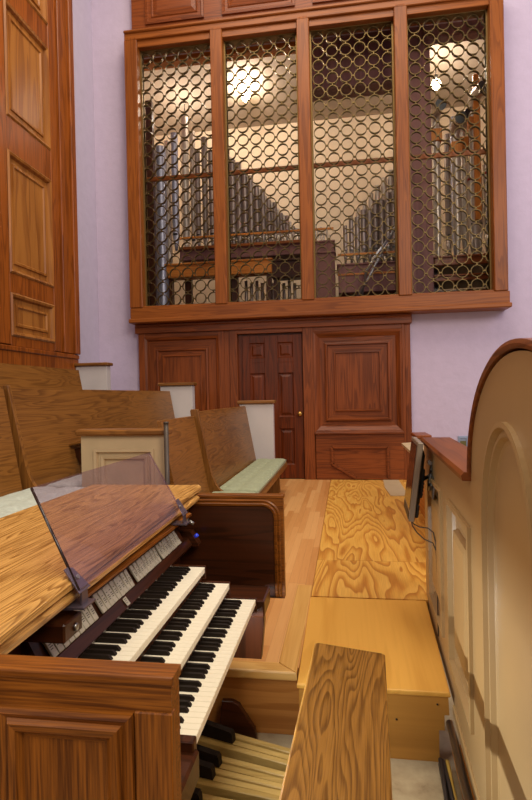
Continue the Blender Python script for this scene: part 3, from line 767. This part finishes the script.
# manuals
KW = .02335; KY = 1.207
def white_mesh():
    m = MB(); m.mat(M['ivory']).box(-.15, 0, .0007, KW-.0007, -.005, 0, .0012); m.box(-.006, 0, .0007, KW-.0007, -.022, -.003, .0012)
    m.mat(M['keyside']).box(-.15, -.004, .002, KW-.002, -.02, -.004)
    return m
def black_mesh():
    m = MB(); r = lambda a, b, w, z: [V((a, -w, z)), V((b, -w, z)), V((b, w, z)), V((a, w, z))]
    m.mat(M['ebony']).loft([r(-.15, -.045, .0062, -.004), r(-.15, -.047, .0058, .004), r(-.15, -.054, .0048, .0118), r(-.15, -.056, .004, .0125)])
    return m
wm = white_mesh().build('white_key'); bmk = black_mesh().build('black_key')
first = True
for mi, (xf, zt, lab) in enumerate(((-.362, .762, 'lowest of three keyboards'), (-.466, .822, 'middle of three keyboards'), (-.564, .884, 'topmost of three keyboards'))):
    kb = MB()
    kb.box(xf-.16, xf-(.10 if mi == 0 else .014), KY-.004, KY+36*KW+.004, zt-.055, zt-.021, .002)
    kb.box(xf-.16, xf+.002, KY-.03, KY-.002, zt-.05, zt+.004, .003); kb.box(xf-.16, xf+.002, KY+36*KW+.002, KY+36*KW+.016, zt-.05, zt+.004, .003)
    
    k_o = kb.build('keyboard', M['darkY'], co); k_o['label'] = lab
    for i in range(36):
        w = wm if first and i == 0 else wm.copy()
        if w is not wm: COL.objects.link(w)
        w.parent = k_o; w.location = (xf, KY+i*KW, zt)
        if i % 7 in (0, 1, 3, 4, 5) and i < 35:
            b = bmk if first and i == 0 else bmk.copy()
            if b is not bmk: COL.objects.link(b)
            off = {0: -.002, 1: .002, 3: -.0025, 4: 0, 5: .0025}[i % 7]
            b.parent = k_o; b.location = (xf, KY+(i+1)*KW+off, zt)
    first = False
# rail behind the top manual, with pistons and maker's plate
m = MB().prism([(-.775, .885), (-.70, .885), (-.692, .90), (-.712, .928), (-.775, .928)], 2.32-1.16, (V((0, 1.16, 0)), V((1, 0, 0)), V((0, 0, 1)), V((0, 1, 0))), .002)
tr = m.build('nameboard_rail', M['darkY'], co)
m = MB(); m.mat(M['tab']).box(-.022, .022, -.0175, .0175, 0, .003)
m.mat(M['ink'])
for k in range(3): m.box(-.015, -.012, -.012, .010-k*.004, .003, .0034, mtx=Matrix.Translation((.010*k, 0, 0)))
pl = m.build('name_plate', None, tr)
pl.matrix_world = Matrix.Translation((-.700, 1.60, .916)) @ Matrix.Rotation(math.radians(52), 4, 'Y') @ Matrix.Scale(.62, 4)
# tab board
TB = Vector((-.718, 0, .928)); TT = Vector((-.752, 0, .982))
sv = (TT-TB).normalized(); tn = Vector((sv.z, 0, -sv.x)); TBM = Matrix((tn, Vector((0, 1, 0)), sv)).transposed().to_4x4()
m = MB().prism([(-.775, .925), (-.722, .925), (-.762, 1.0), (-.775, 1.0)], 1.12, (V((0, 1.16, 0)), V((1, 0, 0)), V((0, 0, 1)), V((0, 1, 0))))
tb = m.build('stop_tab_board', M['darkY'], co)
GROUPS = [(1.195, 1.435, 9), (1.465, 1.70, 9), (1.73, 1.965, 9), (1.985, 2.215, 8)]
def tab_mesh(w):
    m = MB(); h = .062
    m.mat(M['tab']).box(0, .008, .0019, w-.0019, 0, h, .0022, 2)
    m.mat(M['ink'])
    for q, e in ((-.010, .62), (-.004, .78), (.002, .7), (.012, .56)): m.box(.008, .0083, w*.24, w*e, h/2+q-.0012, h/2+q+.0012)
    return m
tabs = {}
for a, b, n in GROUPS:
    w = (b-a)/n
    for k in range(n):
        key = round(w, 4)
        if key not in tabs: t_ = tab_mesh(w).build('stop_tab'); tabs[key] = t_
        else: t_ = tabs[key].copy(); COL.objects.link(t_)
        t_.parent = tb
        tilt = math.radians(4*((k*7) % 3-1))*.6
        t_.matrix_local = Matrix.Translation(TB+tn*.0015+V((0, a+k*w, 0))) @ TBM @ Matrix.Rotation(tilt, 4, 'Y')
# music desk: ledge, support blocks, acrylic sheet, clips
m = MB().prism([(-.76, 1.056), (-.672, 1.050), (-.658, 1.055), (-.658, 1.063), (-.668, 1.067), (-.76, 1.070)], 2.20-1.255, (V((0, 1.255, 0)), V((1, 0, 0)), V((0, 0, 1)), V((0, 1, 0))), .002)
m.build('music_ledge', M['oakdY'], co)
for y in (1.13, ):
    m = MB().box(-.775, -.645, y, y+.085, 1.0, 1.045, .004); o = m.build('slide_block', M['darkX'], co)
    m = MB(); lathe(m, [(.010, 0), (.010, .004), (.006, .006)], (-.645, y+.05, 1.02), 'X', 14, 1); m.build('screw_head', M['steel'], o)
B0, T0 = V((-.632, 0, 1.112)), V((-.785, 0, 1.340))
yb0, yb1, yt0, yt1 = 1.165, 2.02, 1.235, 2.045
q = [V((B0.x+.006, yb0, B0.z)), V((B0.x-.014, yb1, B0.z)), V((T0.x, yt1, T0.z)), V((T0.x, yt0, T0.z))]
nn = (q[1]-q[0]).cross(q[3]-q[0]).normalized()*.005
m = MB(); m.loft([q, [p+nn for p in q]], True, True)
md = m.build('music_desk', M['glass'], co); md['label'] = 'clear acrylic music desk leaning back over the lid'
m = MB(); m.tube([q[0], q[3]], .0038, 6); m.build('edge', M['glassedge'], md)
m = MB(); m.tube([q[1], q[2]], .002, 6); m.build('edge', M['glass'], md)
for (y, s) in ((yb0, 1), (yb1-.05, -1)):
    m = MB(); d = (T0-B0).normalized()
    f = (V((B0.x+.004, y, B0.z-.003)), V((0, 1, 0)), d, V((d.z, 0, -d.x)))
    tri = [(-.004, -.006), (.05, -.006), (.04, .02), (.028, .055), (.012, .062), (-.004, .062)] if s > 0 else [(.054, -.006), (0, -.006), (.01, .02), (.022, .055), (.038, .062), (.054, .062)]
    m.prism(tri, .004, f, .0008); m.box(-.672, -.612, y-.005 if s > 0 else y+.0, y+.055, 1.068, 1.074, .001); m.box(-.630, -.624, y+.01, y+.04, 1.07, 1.115, .001)
    cl = m.build('clip', M['clip'], md)
    m = MB(); m.tube([f[0]+f[1]*.02+d*.03+f[3]*.004, f[0]+f[1]*.02+d*.03+f[3]*.009], .006, 10); m.build('screw', M['steel'], cl)
# small lamp end, indicator lights
m = MB(); lathe(m, [(.026, 0), (.028, .004), (.024, .012), (.012, .014)], (-.715, 2.255, 1.022), 'Y', 18, -1); m.tube([(-.69, 2.25, 1.02), (-.665, 2.25, 1.005)], .009, 8); m.build('lamp_end', M['steel'], co)
MB().box(-.775, -.70, 2.26, 2.30, .99, 1.06, .003).build('lamp_mount', M['darkX'], co)
m = MB().prism([(-.77, .89), (-.665, .89), (-.665, .90), (-.70, .955), (-.77, .955)], .05, (V((0, 2.31, 0)), V((1, 0, 0)), V((0, 0, 1)), V((0, 1, 0)))); m.build('switch_block', M['darkX'], co)
m = MB(); m.tube([(-.683, 2.33, .93), (-.672, 2.33, .938)], .008, 10); m.build('blue_indicator', M['blue'], co)['label'] = 'small blue lit button'
m = MB(); m.box(-.775, -.71, .93, .975, 1.045, 1.08, .004); rb = m.build('plug_block', M['steel'], co)
m = MB(); m.tube([(-.71, .95, 1.06), (-.695, .95, 1.06)], .010, 10); m.build('red_indicator', M['red'], rb)  # small red indicator light with a glowing cap

# ================================================================== PEDALBOARD
pb = thing('pedalboard', 'radiating maple pedalboard with black sharps under the console', 'pedalboard')
PC = V((1.30, 1.63, 0))            # fan centre behind the bench
nat = 0
def pedal(angle, z, sharp):
    d = V((-math.cos(angle), math.sin(angle), 0)); s = V((d.y, -d.x, 0))
    w = .0128
    def pt(r, k, zz): return PC+d*r+s*k*w+V((0, 0, zz))
    m = MB()
    if sharp:
        m.mat(M['maple'+'X']).loft([[pt(1.45, -1, z-.05), pt(2.03, -1, z-.05), pt(2.03, 1, z-.05), pt(1.45, 1, z-.05)], [pt(1.45, -1, z-.005), pt(2.03, -1, z-.005), pt(2.03, 1, z-.005), pt(1.45, 1, z-.005)]], True)
        o = m.build('sharp_pedal', None, pb)
        c = MB(); c.mat(M['ebony'])
        prof = [(1.85, -.004), (1.853, .030), (1.86, .040), (1.985, .050), (2.01, .050), (2.02, .0), (2.02, -.004)]
        c.loft([[pt(r, k*1.1, z+h) for r, h in prof] for k in (-1, -.75, .75, 1)], True, True)
        c.build('sharp_cap', None, o)
    else:
        m.mat(M['maple'+'X']).loft([[pt(1.45, -1, z-.05), pt(2.03, -1, z-.05), pt(2.03, 1, z-.05), pt(1.45, 1, z-.05)], [pt(1.45, -1, z-.003), pt(2.03, -1, z-.003), pt(2.03, 1, z-.003), pt(1.45, 1, z-.003)], [pt(1.45, -.8, z), pt(2.03, -.8, z), pt(2.03, .8, z), pt(1.45, .8, z)]], True)
        m.build('natural_pedal', None, pb)
ped = []
seq = 'nsnsnnsnsnsn'
idx = 0; k = 0; N = 19; 
nats = 0; order = []
while nats < N:
    for c in 'nsnsnnsnsnsn':
        if c == 'n':
            if nats >= N: break
            order.append(('n', nats)); nats += 1
        else:
            if nats < N: order.append(('s', nats-.5))
for c, p in order:
    ang_ = (p-9)*.0325
    z = .095+.05*((p-9)/9)**2
    pedal(ang_, z, c == 's')
m = MB(); m.box(-.77, -.74, 1.02, 2.24, .02, .20, .004); m.build('toe_rail', M['darkY'], pb)
for sgn in (-1, 1):
    d = V((-math.cos(.345), sgn*math.sin(.345), 0)); s = V((d.y, -d.x, 0))
    m = MB(); a = PC+d*1.55; b = PC+d*2.0
    m.loft([[a+s*.012, b+s*.012, b-s*.012, a-s*.012], [p+V((0, 0, .07)) for p in (a+s*.012, b+s*.012, b-s*.012, a-s*.012)]], True)
    m.build('end_block', M['mapleX'], pb)
m = MB().prism([(-.60, 0), (-.42, 0), (-.43, .06), (-.50, .165), (-.53, .18), (-.58, .18)], .03, (V((0, 2.34, 0)), V((1, 0, 0)), V((0, 0, 1)), V((0, 1, 0))), .004); m.build('scroll_bracket', M['darkX'], pb)

# ================================================================== BENCH
be = thing('organ_bench', 'oak organ bench with cathedral grain over the pedalboard', 'bench', (-.03, 1.42, 0), -math.radians(2.6))
ZB = .61
m = MB(); m.prism([(-.137, -.63), (.127, -.63), (.131, .555), (.118, .566), (-.117, .615), (-.131, .605)], .032, (V((0, 0, ZB-.032)), V((1, 0, 0)), V((0, 1, 0)), V((0, 0, 1))), .006)
m.build('seat', M['benchY'], be)
for y in (-.50, .44):
    MB().box(-.07, .115, y, y+.035, 0, ZB-.032, .004).build('leg', M['benchZ'], be)
MB().box(-.015, .015, -.47, .45, .30, .40, .004).build('stretcher', M['benchY'], be)

# ================================================================== ORGAN CHAMBER CONTENT
def pipe(x, y, zb, zt, r, mat, label, group, mouth=True, foot=.22, seg=14, tilt=0):
    t = thing('organ_pipe', label, 'organ pipe', (x, y, zb), 0, group)
    h = zt-zb
    MB().tube([(0, 0, foot), (0, 0, h)], r, seg, False).tube([(0, 0, h-.004), (0, 0, h)], [r*1.04, r*1.04], seg, False).tube([(0, 0, h-.03), (0, 0, h-.029)], [r*.95, .001], seg, False).build('pipe_body', mat, t)
    MB().tube([(0, 0, 0), (0, 0, foot)], [r*.3, r], seg).build('pipe_foot', mat, t)
    if mouth:
        MB().box(-r*.55, r*.55, -r*1.03, -r*.6, foot+.005, foot+.005+r*.5).build('mouth', M['black'], t)
    return t
def SX(px, Y): return (px-345+0)*Y/532.0*1.005
def px2(px, py, Y):
    # photo frame to the plane at depth Y (all pipes stand on their chests at these depths)
    yaw, pit, rol, f = math.radians(8.45), math.radians(-.46), math.radians(1.2), 532.
    fw = V((-math.sin(yaw)*math.cos(pit), math.cos(yaw)*math.cos(pit), math.sin(pit)))
    rt = fw.cross(V((0, 0, 1))).normalized(); up = rt.cross(fw)
    r2 = rt*math.cos(rol)-up*math.sin(rol); u2 = up*math.cos(rol)+rt*math.sin(rol)
    d = fw+r2*((px-266)/f)+u2*((400-py)/f)
    p = V((0, 0, 1.56))+d*(Y/d.y); return p.x, p.z
# descending rank behind the second bay
YA = 9.35; G = 'descending metal pipe rank behind the second bay'
for k in range(13):
    px = 226+k*6.1; r = (.062-.0028*k); top = 150+k*6.6+(4 if k % 2 else 0)
    x, zt = px2(px, top, YA); zb = px2(260, 248, YA)[1]
    pipe(x, YA, zb, zt, r, M['piped'], ORD[k]+' tallest dark metal pipe in the descending rank behind the second grille bay', G, foot=.26)
G = 'rear row of the descending pipe rank'
for k in range(12):
    px = 229+k*6.1; top = 158+k*6.4
    x, zt = px2(px, top, YA+.2); zb = px2(260, 248, YA)[1]
    pipe(x, YA+.2, zb, zt, .045-.0018*k, M['pipe'], ORD[k]+' tallest pale pipe in the rear row of the descending rank', G, foot=.26, mouth=False)
# tail of the rank in the third bay
G = 'tiny pipes on the dark chest in the third bay'
for k in range(6):
    x, zt = px2(315+k*2.9, 224+k*1.6+(3 if k % 2 else 0), YA); zb = px2(260, 248, YA)[1]
    pipe(x, YA, zb, zt, .017, M['pipe'], ORD[k]+' of six tiny pipes on the dark chest, counted from the post', G, foot=.1, mouth=False, seg=8)
# first bay: large pipes
G = 'tall pipes behind the first bay'
for k, (px, top, bot, w, Y, mt, lab) in enumerate(((160, 148, 300, 12, 9.0, 'piped2', 'widest zinc grey pipe beside the outer post of the first bay'), (174, 134, 248, 7.5, 9.2, 'piped2', 'bright zinc pipe second from the outer post of the first bay'),
        (184, 118, 248, 8, 9.5, 'pipe', 'tallest pale pipe in the glow behind the first bay'), (192, 132, 246, 6, 9.6, 'pipe', 'pale pipe just beside the tallest pipe of the first bay'), (197, 150, 246, 5.5, 9.3, 'piped', 'dark pipe with red felt in the first bay'),
        (204, 138, 246, 6.5, 9.5, 'piped', 'tall dark pipe third from the second post in the first bay'), (211, 152, 246, 6.5, 9.3, 'piped', 'dark pipe close to the second post in the first bay'), (217, 146, 246, 6, 9.4, 'piped', 'dark pipe half hidden by the second post of the screen'), (152, 160, 300, 7, 9.3, 'piped', 'shadowed pipe behind the widest zinc pipe of the first bay'), (167, 142, 255, 7, 9.5, 'pipe', 'pipe between the two zinc pipes of the first bay'))):
    x, zt = px2(px, top, Y); zb = 2.30 if bot > 250 or Y < 9.15 or Y > 9.7 else px2(260, 248, YA)[1]
    pipe(x, Y, zb, zt, w*Y/532/2, M[mt], lab, G, foot=.26)
# third bay: ascending ranks
G = 'ascending pipe rank in the third bay'
for k in range(9):
    px = 345+k*6.0; x, zt = px2(px, 226-k*4.2-(3 if k % 2 else 0), 9.1); zb = px2(370, 262, 9.0)[1]-.02
    pipe(x, 9.1, zb, zt, .036+.0028*k, M['piped'], ORD[k]+' shortest pipe of the front ascending rank in the third bay', G, foot=.24)
G = 'rear ascending pipe rank in the third bay'
for k in range(8):
    px = 351+k*6.6; x, zt = px2(px, 216-k*7.5, 9.6); zb = px2(370, 262, 9.0)[1]-.02
    pipe(x, 9.6, zb, zt, .034+.0036*k, M['pipe'], ORD[k]+' shortest pale pipe of the rear ascending rank in the third bay', G, foot=.24, mouth=False)
# fourth bay: tall pipes, three with mitred tops
G = 'tall metal pipes behind the fourth bay'
B4 = {}
for px, top, w, Y, mt, lab in ((454, 118, 8.5, 9.4, 'piped2', 'wide zinc pipe behind the mitred pipes of the fourth bay'), (471, 158, 6.5, 9.05, 'pipe', 'slim pipe with the lower red felt strap in the fourth bay'), (479, 172, 6, 9.05, 'pipe', 'slim pipe between the two felt strapped pipes of the fourth bay'),
        (486, 165, 6, 9.1, 'pipe', 'slim pipe with the higher red felt strap by the outer post of the fourth bay'), (447, 135, 6, 9.6, 'piped', 'dark pipe at the back of the fourth bay'), (435, 140, 5, 9.65, 'pipe', 'thinnest pipe hugging the plum board in the fourth bay'), (492, 150, 7, 9.35, 'piped2', 'wide pipe half behind the outer post of the screen')):
    x, zt = px2(px, top, Y); zb = px2(460, 256, 8.95)[1]
    B4[px] = (pipe(x, Y, zb, zt, w*Y/532/2, M[mt], lab, G, foot=.5), zb, w*Y/532/2)
G = 'mitred pipe mouths in the fourth bay'
for k, (px, py, w, dx, dz, lab) in enumerate(((441, 104, 11, -.10, -.22, 'reed pipe with round dark mouth turned forward, beside the lamp in the fourth bay'), (461, 117, 11, -.05, -.2, 'reed pipe with round dark mouth in the middle of the fourth bay'), (470, 113, 10.5, -.1, -.2, 'reed pipe mouth just behind the middle one in the fourth bay'), (484, 87, 13, -.28, -.30, 'largest slanted reed pipe with round dark mouth near the outer post'))):
    Y = (8.75, 8.72, 9.0, 8.7)[k]; x, z = px2(px, py, Y); r = w*Y/532/2
    t = thing('reed_pipe', lab, 'organ pipe', (x, Y, z), 0, G)
    e = V((-dx*.9, -.9, -.22 if k != 3 else -.05)).normalized(); tp = V((0, 0, 0)); c = tp-e*.30+V((0, .05, -.10))
    zl = px2(460, 256, 8.95)[1]-z
    MB().tube([tp, tp-e*.17, tp-e*.26+V((0, 0, -.02)), c, c+V((0, 0, -.15)), c+V((0, 0, -.4)), V((c.x, c.y, zl+.4)), V((c.x, c.y, zl))], [r, r*.97, r*.95, r*.9, r*.8, r*.72, r*.7, r*.25], 16, False).build('resonator', M['pipe'], t)
    MB().tube([tp-e*.012, tp-e*.010], [r*.96, r*.96], 16).build('dark_mouth', M['black'], t)
    MB().box(c.x-.085, c.x+.085, c.y-.085, c.y+.085, c.z-.42, c.z-.22, .006).build('wood_block', M['chestZ'], t)
# chests, racks, boards
def chest(name, label, x0, x1, y0, y1, z0, z1, mat, cat='wind chest', racks=(), legs=0):
    t = thing(name, label, cat, ((x0+x1)/2, (y0+y1)/2, z0)); cx, cy = (x0+x1)/2, (y0+y1)/2
    MB().box(x0-cx, x1-cx, y0-cy, y1-cy, 0, z1-z0, .01).box(x0-cx-.02, x1-cx+.02, y0-cy-.03, y1-cy+.02, z1-z0-.03, z1-z0, .006).build('chest_body', M[mat], t)
    for sx_ in (x0-cx+.06, x1-cx-.06):
        if z0-legs > 0 and legs: MB().box(sx_-.04, sx_+.04, -.06, .06, legs-z0, 0).build('leg', M['darkZ'], t)
    for i, zr in enumerate(racks):
        MB().box(x0-cx, x1-cx, y0-cy-.02, y0-cy+.02, zr-z0-.015, zr-z0+.015).build('rack_board', M['chestX'], t)
    return t
zA = px2(260, 248, YA)[1]
xa0, xa1 = px2(183, 250, YA)[0], px2(334, 244, YA)[0]
chest('wind_chest', 'long dark wind chest carrying the descending pipe rank', xa0, xa1, YA-.2, YA+.4, zA-.2, zA, 'plum', racks=(zA+.2,))
MB0 = MB().box(xa0, xa1-.3, YA-.26, YA-.2, zA-.02, zA+.03, .004)
tag(MB0.build('toe_board', M['grilleX']), 'reddish toe board along the front edge of the long dark chest', 'board')
xo0, xo1 = px2(166, 270, 9.0)[0], px2(272, 270, 9.0)[0]; zo0, zo1 = px2(200, 277, 9.0)[1], px2(200, 263, 9.0)[1]
chest('air_duct', 'orange pine wind trunk running low behind the first two bays', xo0, xo1, 8.95, 9.2, zo0, zo1, 'chestX', legs=2.3)
x0, x1 = px2(272, 270, 9.1)[0], px2(312, 270, 9.1)[0]
chest('air_duct', 'dark end of the wind trunk beside the middle post', x0, x1, 9.05, 9.3, zo0-.08, zo1-.01, 'darkX', legs=2.3)
x0, x1 = px2(314, 270, 9.2)[0], px2(335, 270, 9.2)[0]
chest('pipe_cabinet', 'dark cabinet below the tiny pipes in the third bay', x0, x1, 9.1, 9.5, 2.3, zA-.2, 'plum', 'cabinet')
x0, x1 = px2(338, 262, 9.0)[0], px2(396, 262, 9.0)[0]; zc = px2(370, 262, 9.0)[1]
chest('wind_chest', 'dark wind chest below the ascending ranks of the third bay', x0, x1, 8.95, 9.7, zc-.5, zc-.02, 'plum', racks=(zc+.13, zc-.2), legs=2.3)
x0, x1 = px2(434, 255, 8.95)[0], px2(498, 255, 8.95)[0]; zd = px2(460, 256, 8.95)[1]
chest('wind_chest', 'brown wind chest below the tall pipes of the fourth bay', x0, x1, 8.9, 9.7, zd-.15, zd, 'wainX', legs=zd-.30)
chest('wind_chest', 'lower brown shelf under the wind chest of the fourth bay', x0, x1, 8.9, 9.6, zd-.40, zd-.30, 'wainX', legs=zd-.55)
chest('wind_chest', 'dark bottom chest at the foot of the fourth bay', x0, x1, 8.9, 9.6, 2.3, zd-.55, 'darkX')
tag(MB().box(-.38, .76, 8.35, 8.45, 2.96, 3.06, .004).build('floor_beam', M['chestX']), 'pale wooden beam along the foot of the third bay', 'beam')
tag(MB().box(-2.98, -.62, 8.5, 8.6, 2.90, 3.03, .004).build('floor_beam', M['darkX']), 'dark wooden beam along the foot of the first two bays', 'beam')
G = 'small pipes low behind the second bay'
for k in range(10):
    px = 246+k*5.4; x, zt = px2(px, 281, 9.6); pipe(x, 9.6, 2.31, zt-.04*(k % 2), .03, M['piped'], ORD[k]+' small pipe standing low under the wind trunk, counted from the second post', G, foot=.2, mouth=False, seg=10)
for px, lab in ((148, 'dark upright post behind the outer edge of the first bay'), (186, 'dark leg under the wind trunk in the first bay'), (233, 'dark leg under the wind trunk in the second bay')):
    x, z1 = px2(px, 100 if px < 150 else 266, 8.7 if px < 150 else 9.1)
    tag(MB().box(x-.06, x+.06, 8.7 if px < 150 else 9.2, 8.8 if px < 150 else 9.3, 2.3, z1, .006).build('support_post', M['darkZ']), lab, 'post')
# plum boards: swell box corner and beam
x0, x1 = px2(402, 200, 8.6)[0], px2(432, 200, 8.6)[0]
sw = thing('swell_box', 'plum brown swell box wall and overhead beam behind the third and fourth bays', 'swell box')
MB().box(x0, x1, 8.55, 9.0, 2.3, 7.7, .006).build('upright_board', M['plum'], sw)
bx0, bx1 = px2(303, 60, 8.7)[0], x1; bz = px2(350, 88, 8.7)[1]
MB().box(bx0, bx1, 8.65, 9.0, bz, 7.7, .006).build('overhead_beam', M['plum'], sw)
hb0 = px2(140, 50, 8.5)[0]
tag(MB().box(-3.3, -.5, 8.3, 8.5, 6.98, 7.2, .01).build('header_beam', M['chestX']), 'brown header beam at the top of the first two bays', 'beam')
tag(MB().box(1.3, 2.6, 8.5, 8.7, 7.0, 7.3, .01).build('header_beam', M['plum']), 'plum brown header beam at the top of the fourth bay', 'beam')
# flexible wind hoses
for k, (pts, lab) in enumerate(((((391, 235), (376, 255), (366, 272), (362, 297)), 'silver wind hose curving down the third bay, lower of two'), (((398, 222), (384, 248), (370, 275), (357, 298)), 'silver wind hose crossing behind the lower one in the third bay'))):
    P = [px2(a, b, 8.75+.08*k) for a, b in pts]
    tag(MB().tube([(p[0], 8.75+.08*k, p[1]) for p in P], .022, 8).build('wind_hose', M['hose']), lab, 'hose', 'wind hoses')
for px, py in ((471, 181), (486, 174)):
    t, zb, r = B4[px]; z = px2(px, py, 9.1)[1]-zb
    MB().tube([(0, 0, z-.02), (0, 0, z+.02)], r*1.12, 14).build('felt_strap', M['felt'], t)
x, z = px2(478, 165, 8.9); tag(MB().box(x-.05, x+.05, 8.9, 8.98, 4.3, 6.6, .004).build('support_post', M['chestZ']), 'orange pine upright between the reed pipes of the fourth bay', 'post')
# lamps; the small first-bay bulb is added for the glow there
for k, (px, py, Y, r, e, lab) in enumerate(((246, 97, 10.2, .085, 70, 'bright bare bulb glowing behind the second bay'), (436, 84, 9.9, .085, 45, 'bright bare bulb glowing behind the fourth bay'), (185, 124, 10.3, .04, 30, 'small added light giving the glow among the pipes of the first bay'))):
    x, z = px2(px, py, Y)
    t = thing('bare_bulb', lab, 'lamp', (x, Y, z), 0)
    m = MB(); lathe(m, [(.25*r, -1.2*r), (.75*r, -.7*r), (r, 0), (.7*r, .7*r), (.1*r, r)], (0, 0, 0), 'Z', 16); m.build('bulb', M['bulb'], t)
    m = MB(); m.tube([(0, 0, r*.9), (0, 0, r*1.9)], r*.35, 10); m.tube([(0, 0, r*1.9), (0, 0, 7.4-z)], .008, 6); m.build('socket_and_cord', M['black'], t)
    L = bpy.data.lights.new('bulb_light', 'POINT'); L.energy = e; L.color = (1, .88, .74); L.shadow_soft_size = .12
    lo = bpy.data.objects.new('bulb_light', L); COL.objects.link(lo); lo.location = (x, Y-.2, z)

# ================================================================== LIGHTS, WORLD, CAMERA
def area(name, loc, target, sx, sy, e, col):
    L = bpy.data.lights.new(name, 'AREA'); L.shape = 'RECTANGLE'; L.size = sx; L.size_y = sy; L.energy = e; L.color = col
    o = bpy.data.objects.new(name, L); COL.objects.link(o); o.location = loc
    o.rotation_euler = (V(target)-V(loc)).to_track_quat('-Z', 'Y').to_euler(); return o
area('ceiling_light', (-.3, 4.0, 9.4), (-.3, 4.4, 0), 4.5, 4.5, 520, (1, .89, .72))
area('nave_light', (3.5, -2.2, 6.5), (-.6, 5.5, 2.2), 3, 3, 400, (1, .91, .77))
area('cool_fill', (6.5, 3.0, 6.0), (-1.5, 7.5, 3.5), 3, 4, 190, (.85, .80, 1))  # added cool fill for the white wall, no window modelled
area('side_light', (-2.6, -.8, 3.2), (.5, 2.2, .5), 1.3, 1.3, 45, (1, .92, .80))
area('chamber_fill', (-.4, 9.0, 7.6), (-.3, 10.3, 4.5), 4, .5, 60, (1, .88, .7))  # added fill to brighten the chamber, no fixture of its own

area('pedal_light', (-.52, 1.63, .617), (1.0, 1.63, .64), .9, .010, 12, (.86, .94, 1))
MB().box(-.555, -.525, 1.15, 2.11, .602, .637, .004).build('pedal_lamp', M['steel'], co)

w = bpy.data.worlds.new('world'); SC.world = w; w.use_nodes = True
bg = w.node_tree.nodes['Background']; bg.inputs[0].default_value = (.80, .75, .76, 1); bg.inputs[1].default_value = .42

cam = bpy.data.cameras.new('camera'); cam.sensor_fit = 'HORIZONTAL'; cam.sensor_width = 24.0; cam.lens = 24.0; cam.clip_start = .03
co_ = bpy.data.objects.new('camera', cam); COL.objects.link(co_); SC.camera = co_
yaw, pit, rol = math.radians(8.45), math.radians(-.46), math.radians(1.2)
fw = V((-math.sin(yaw)*math.cos(pit), math.cos(yaw)*math.cos(pit), math.sin(pit)))
rt = fw.cross(V((0, 0, 1))).normalized(); up = rt.cross(fw)
r2 = rt*math.cos(rol)-up*math.sin(rol); u2 = up*math.cos(rol)+rt*math.sin(rol)
mt = Matrix((r2, u2, -fw)).transposed().to_4x4(); mt.translation = V((0, 0, 1.56)); co_.matrix_world = mt
SC.view_settings.view_transform = 'Standard'; SC.view_settings.look = 'None'; SC.view_settings.exposure = -.12
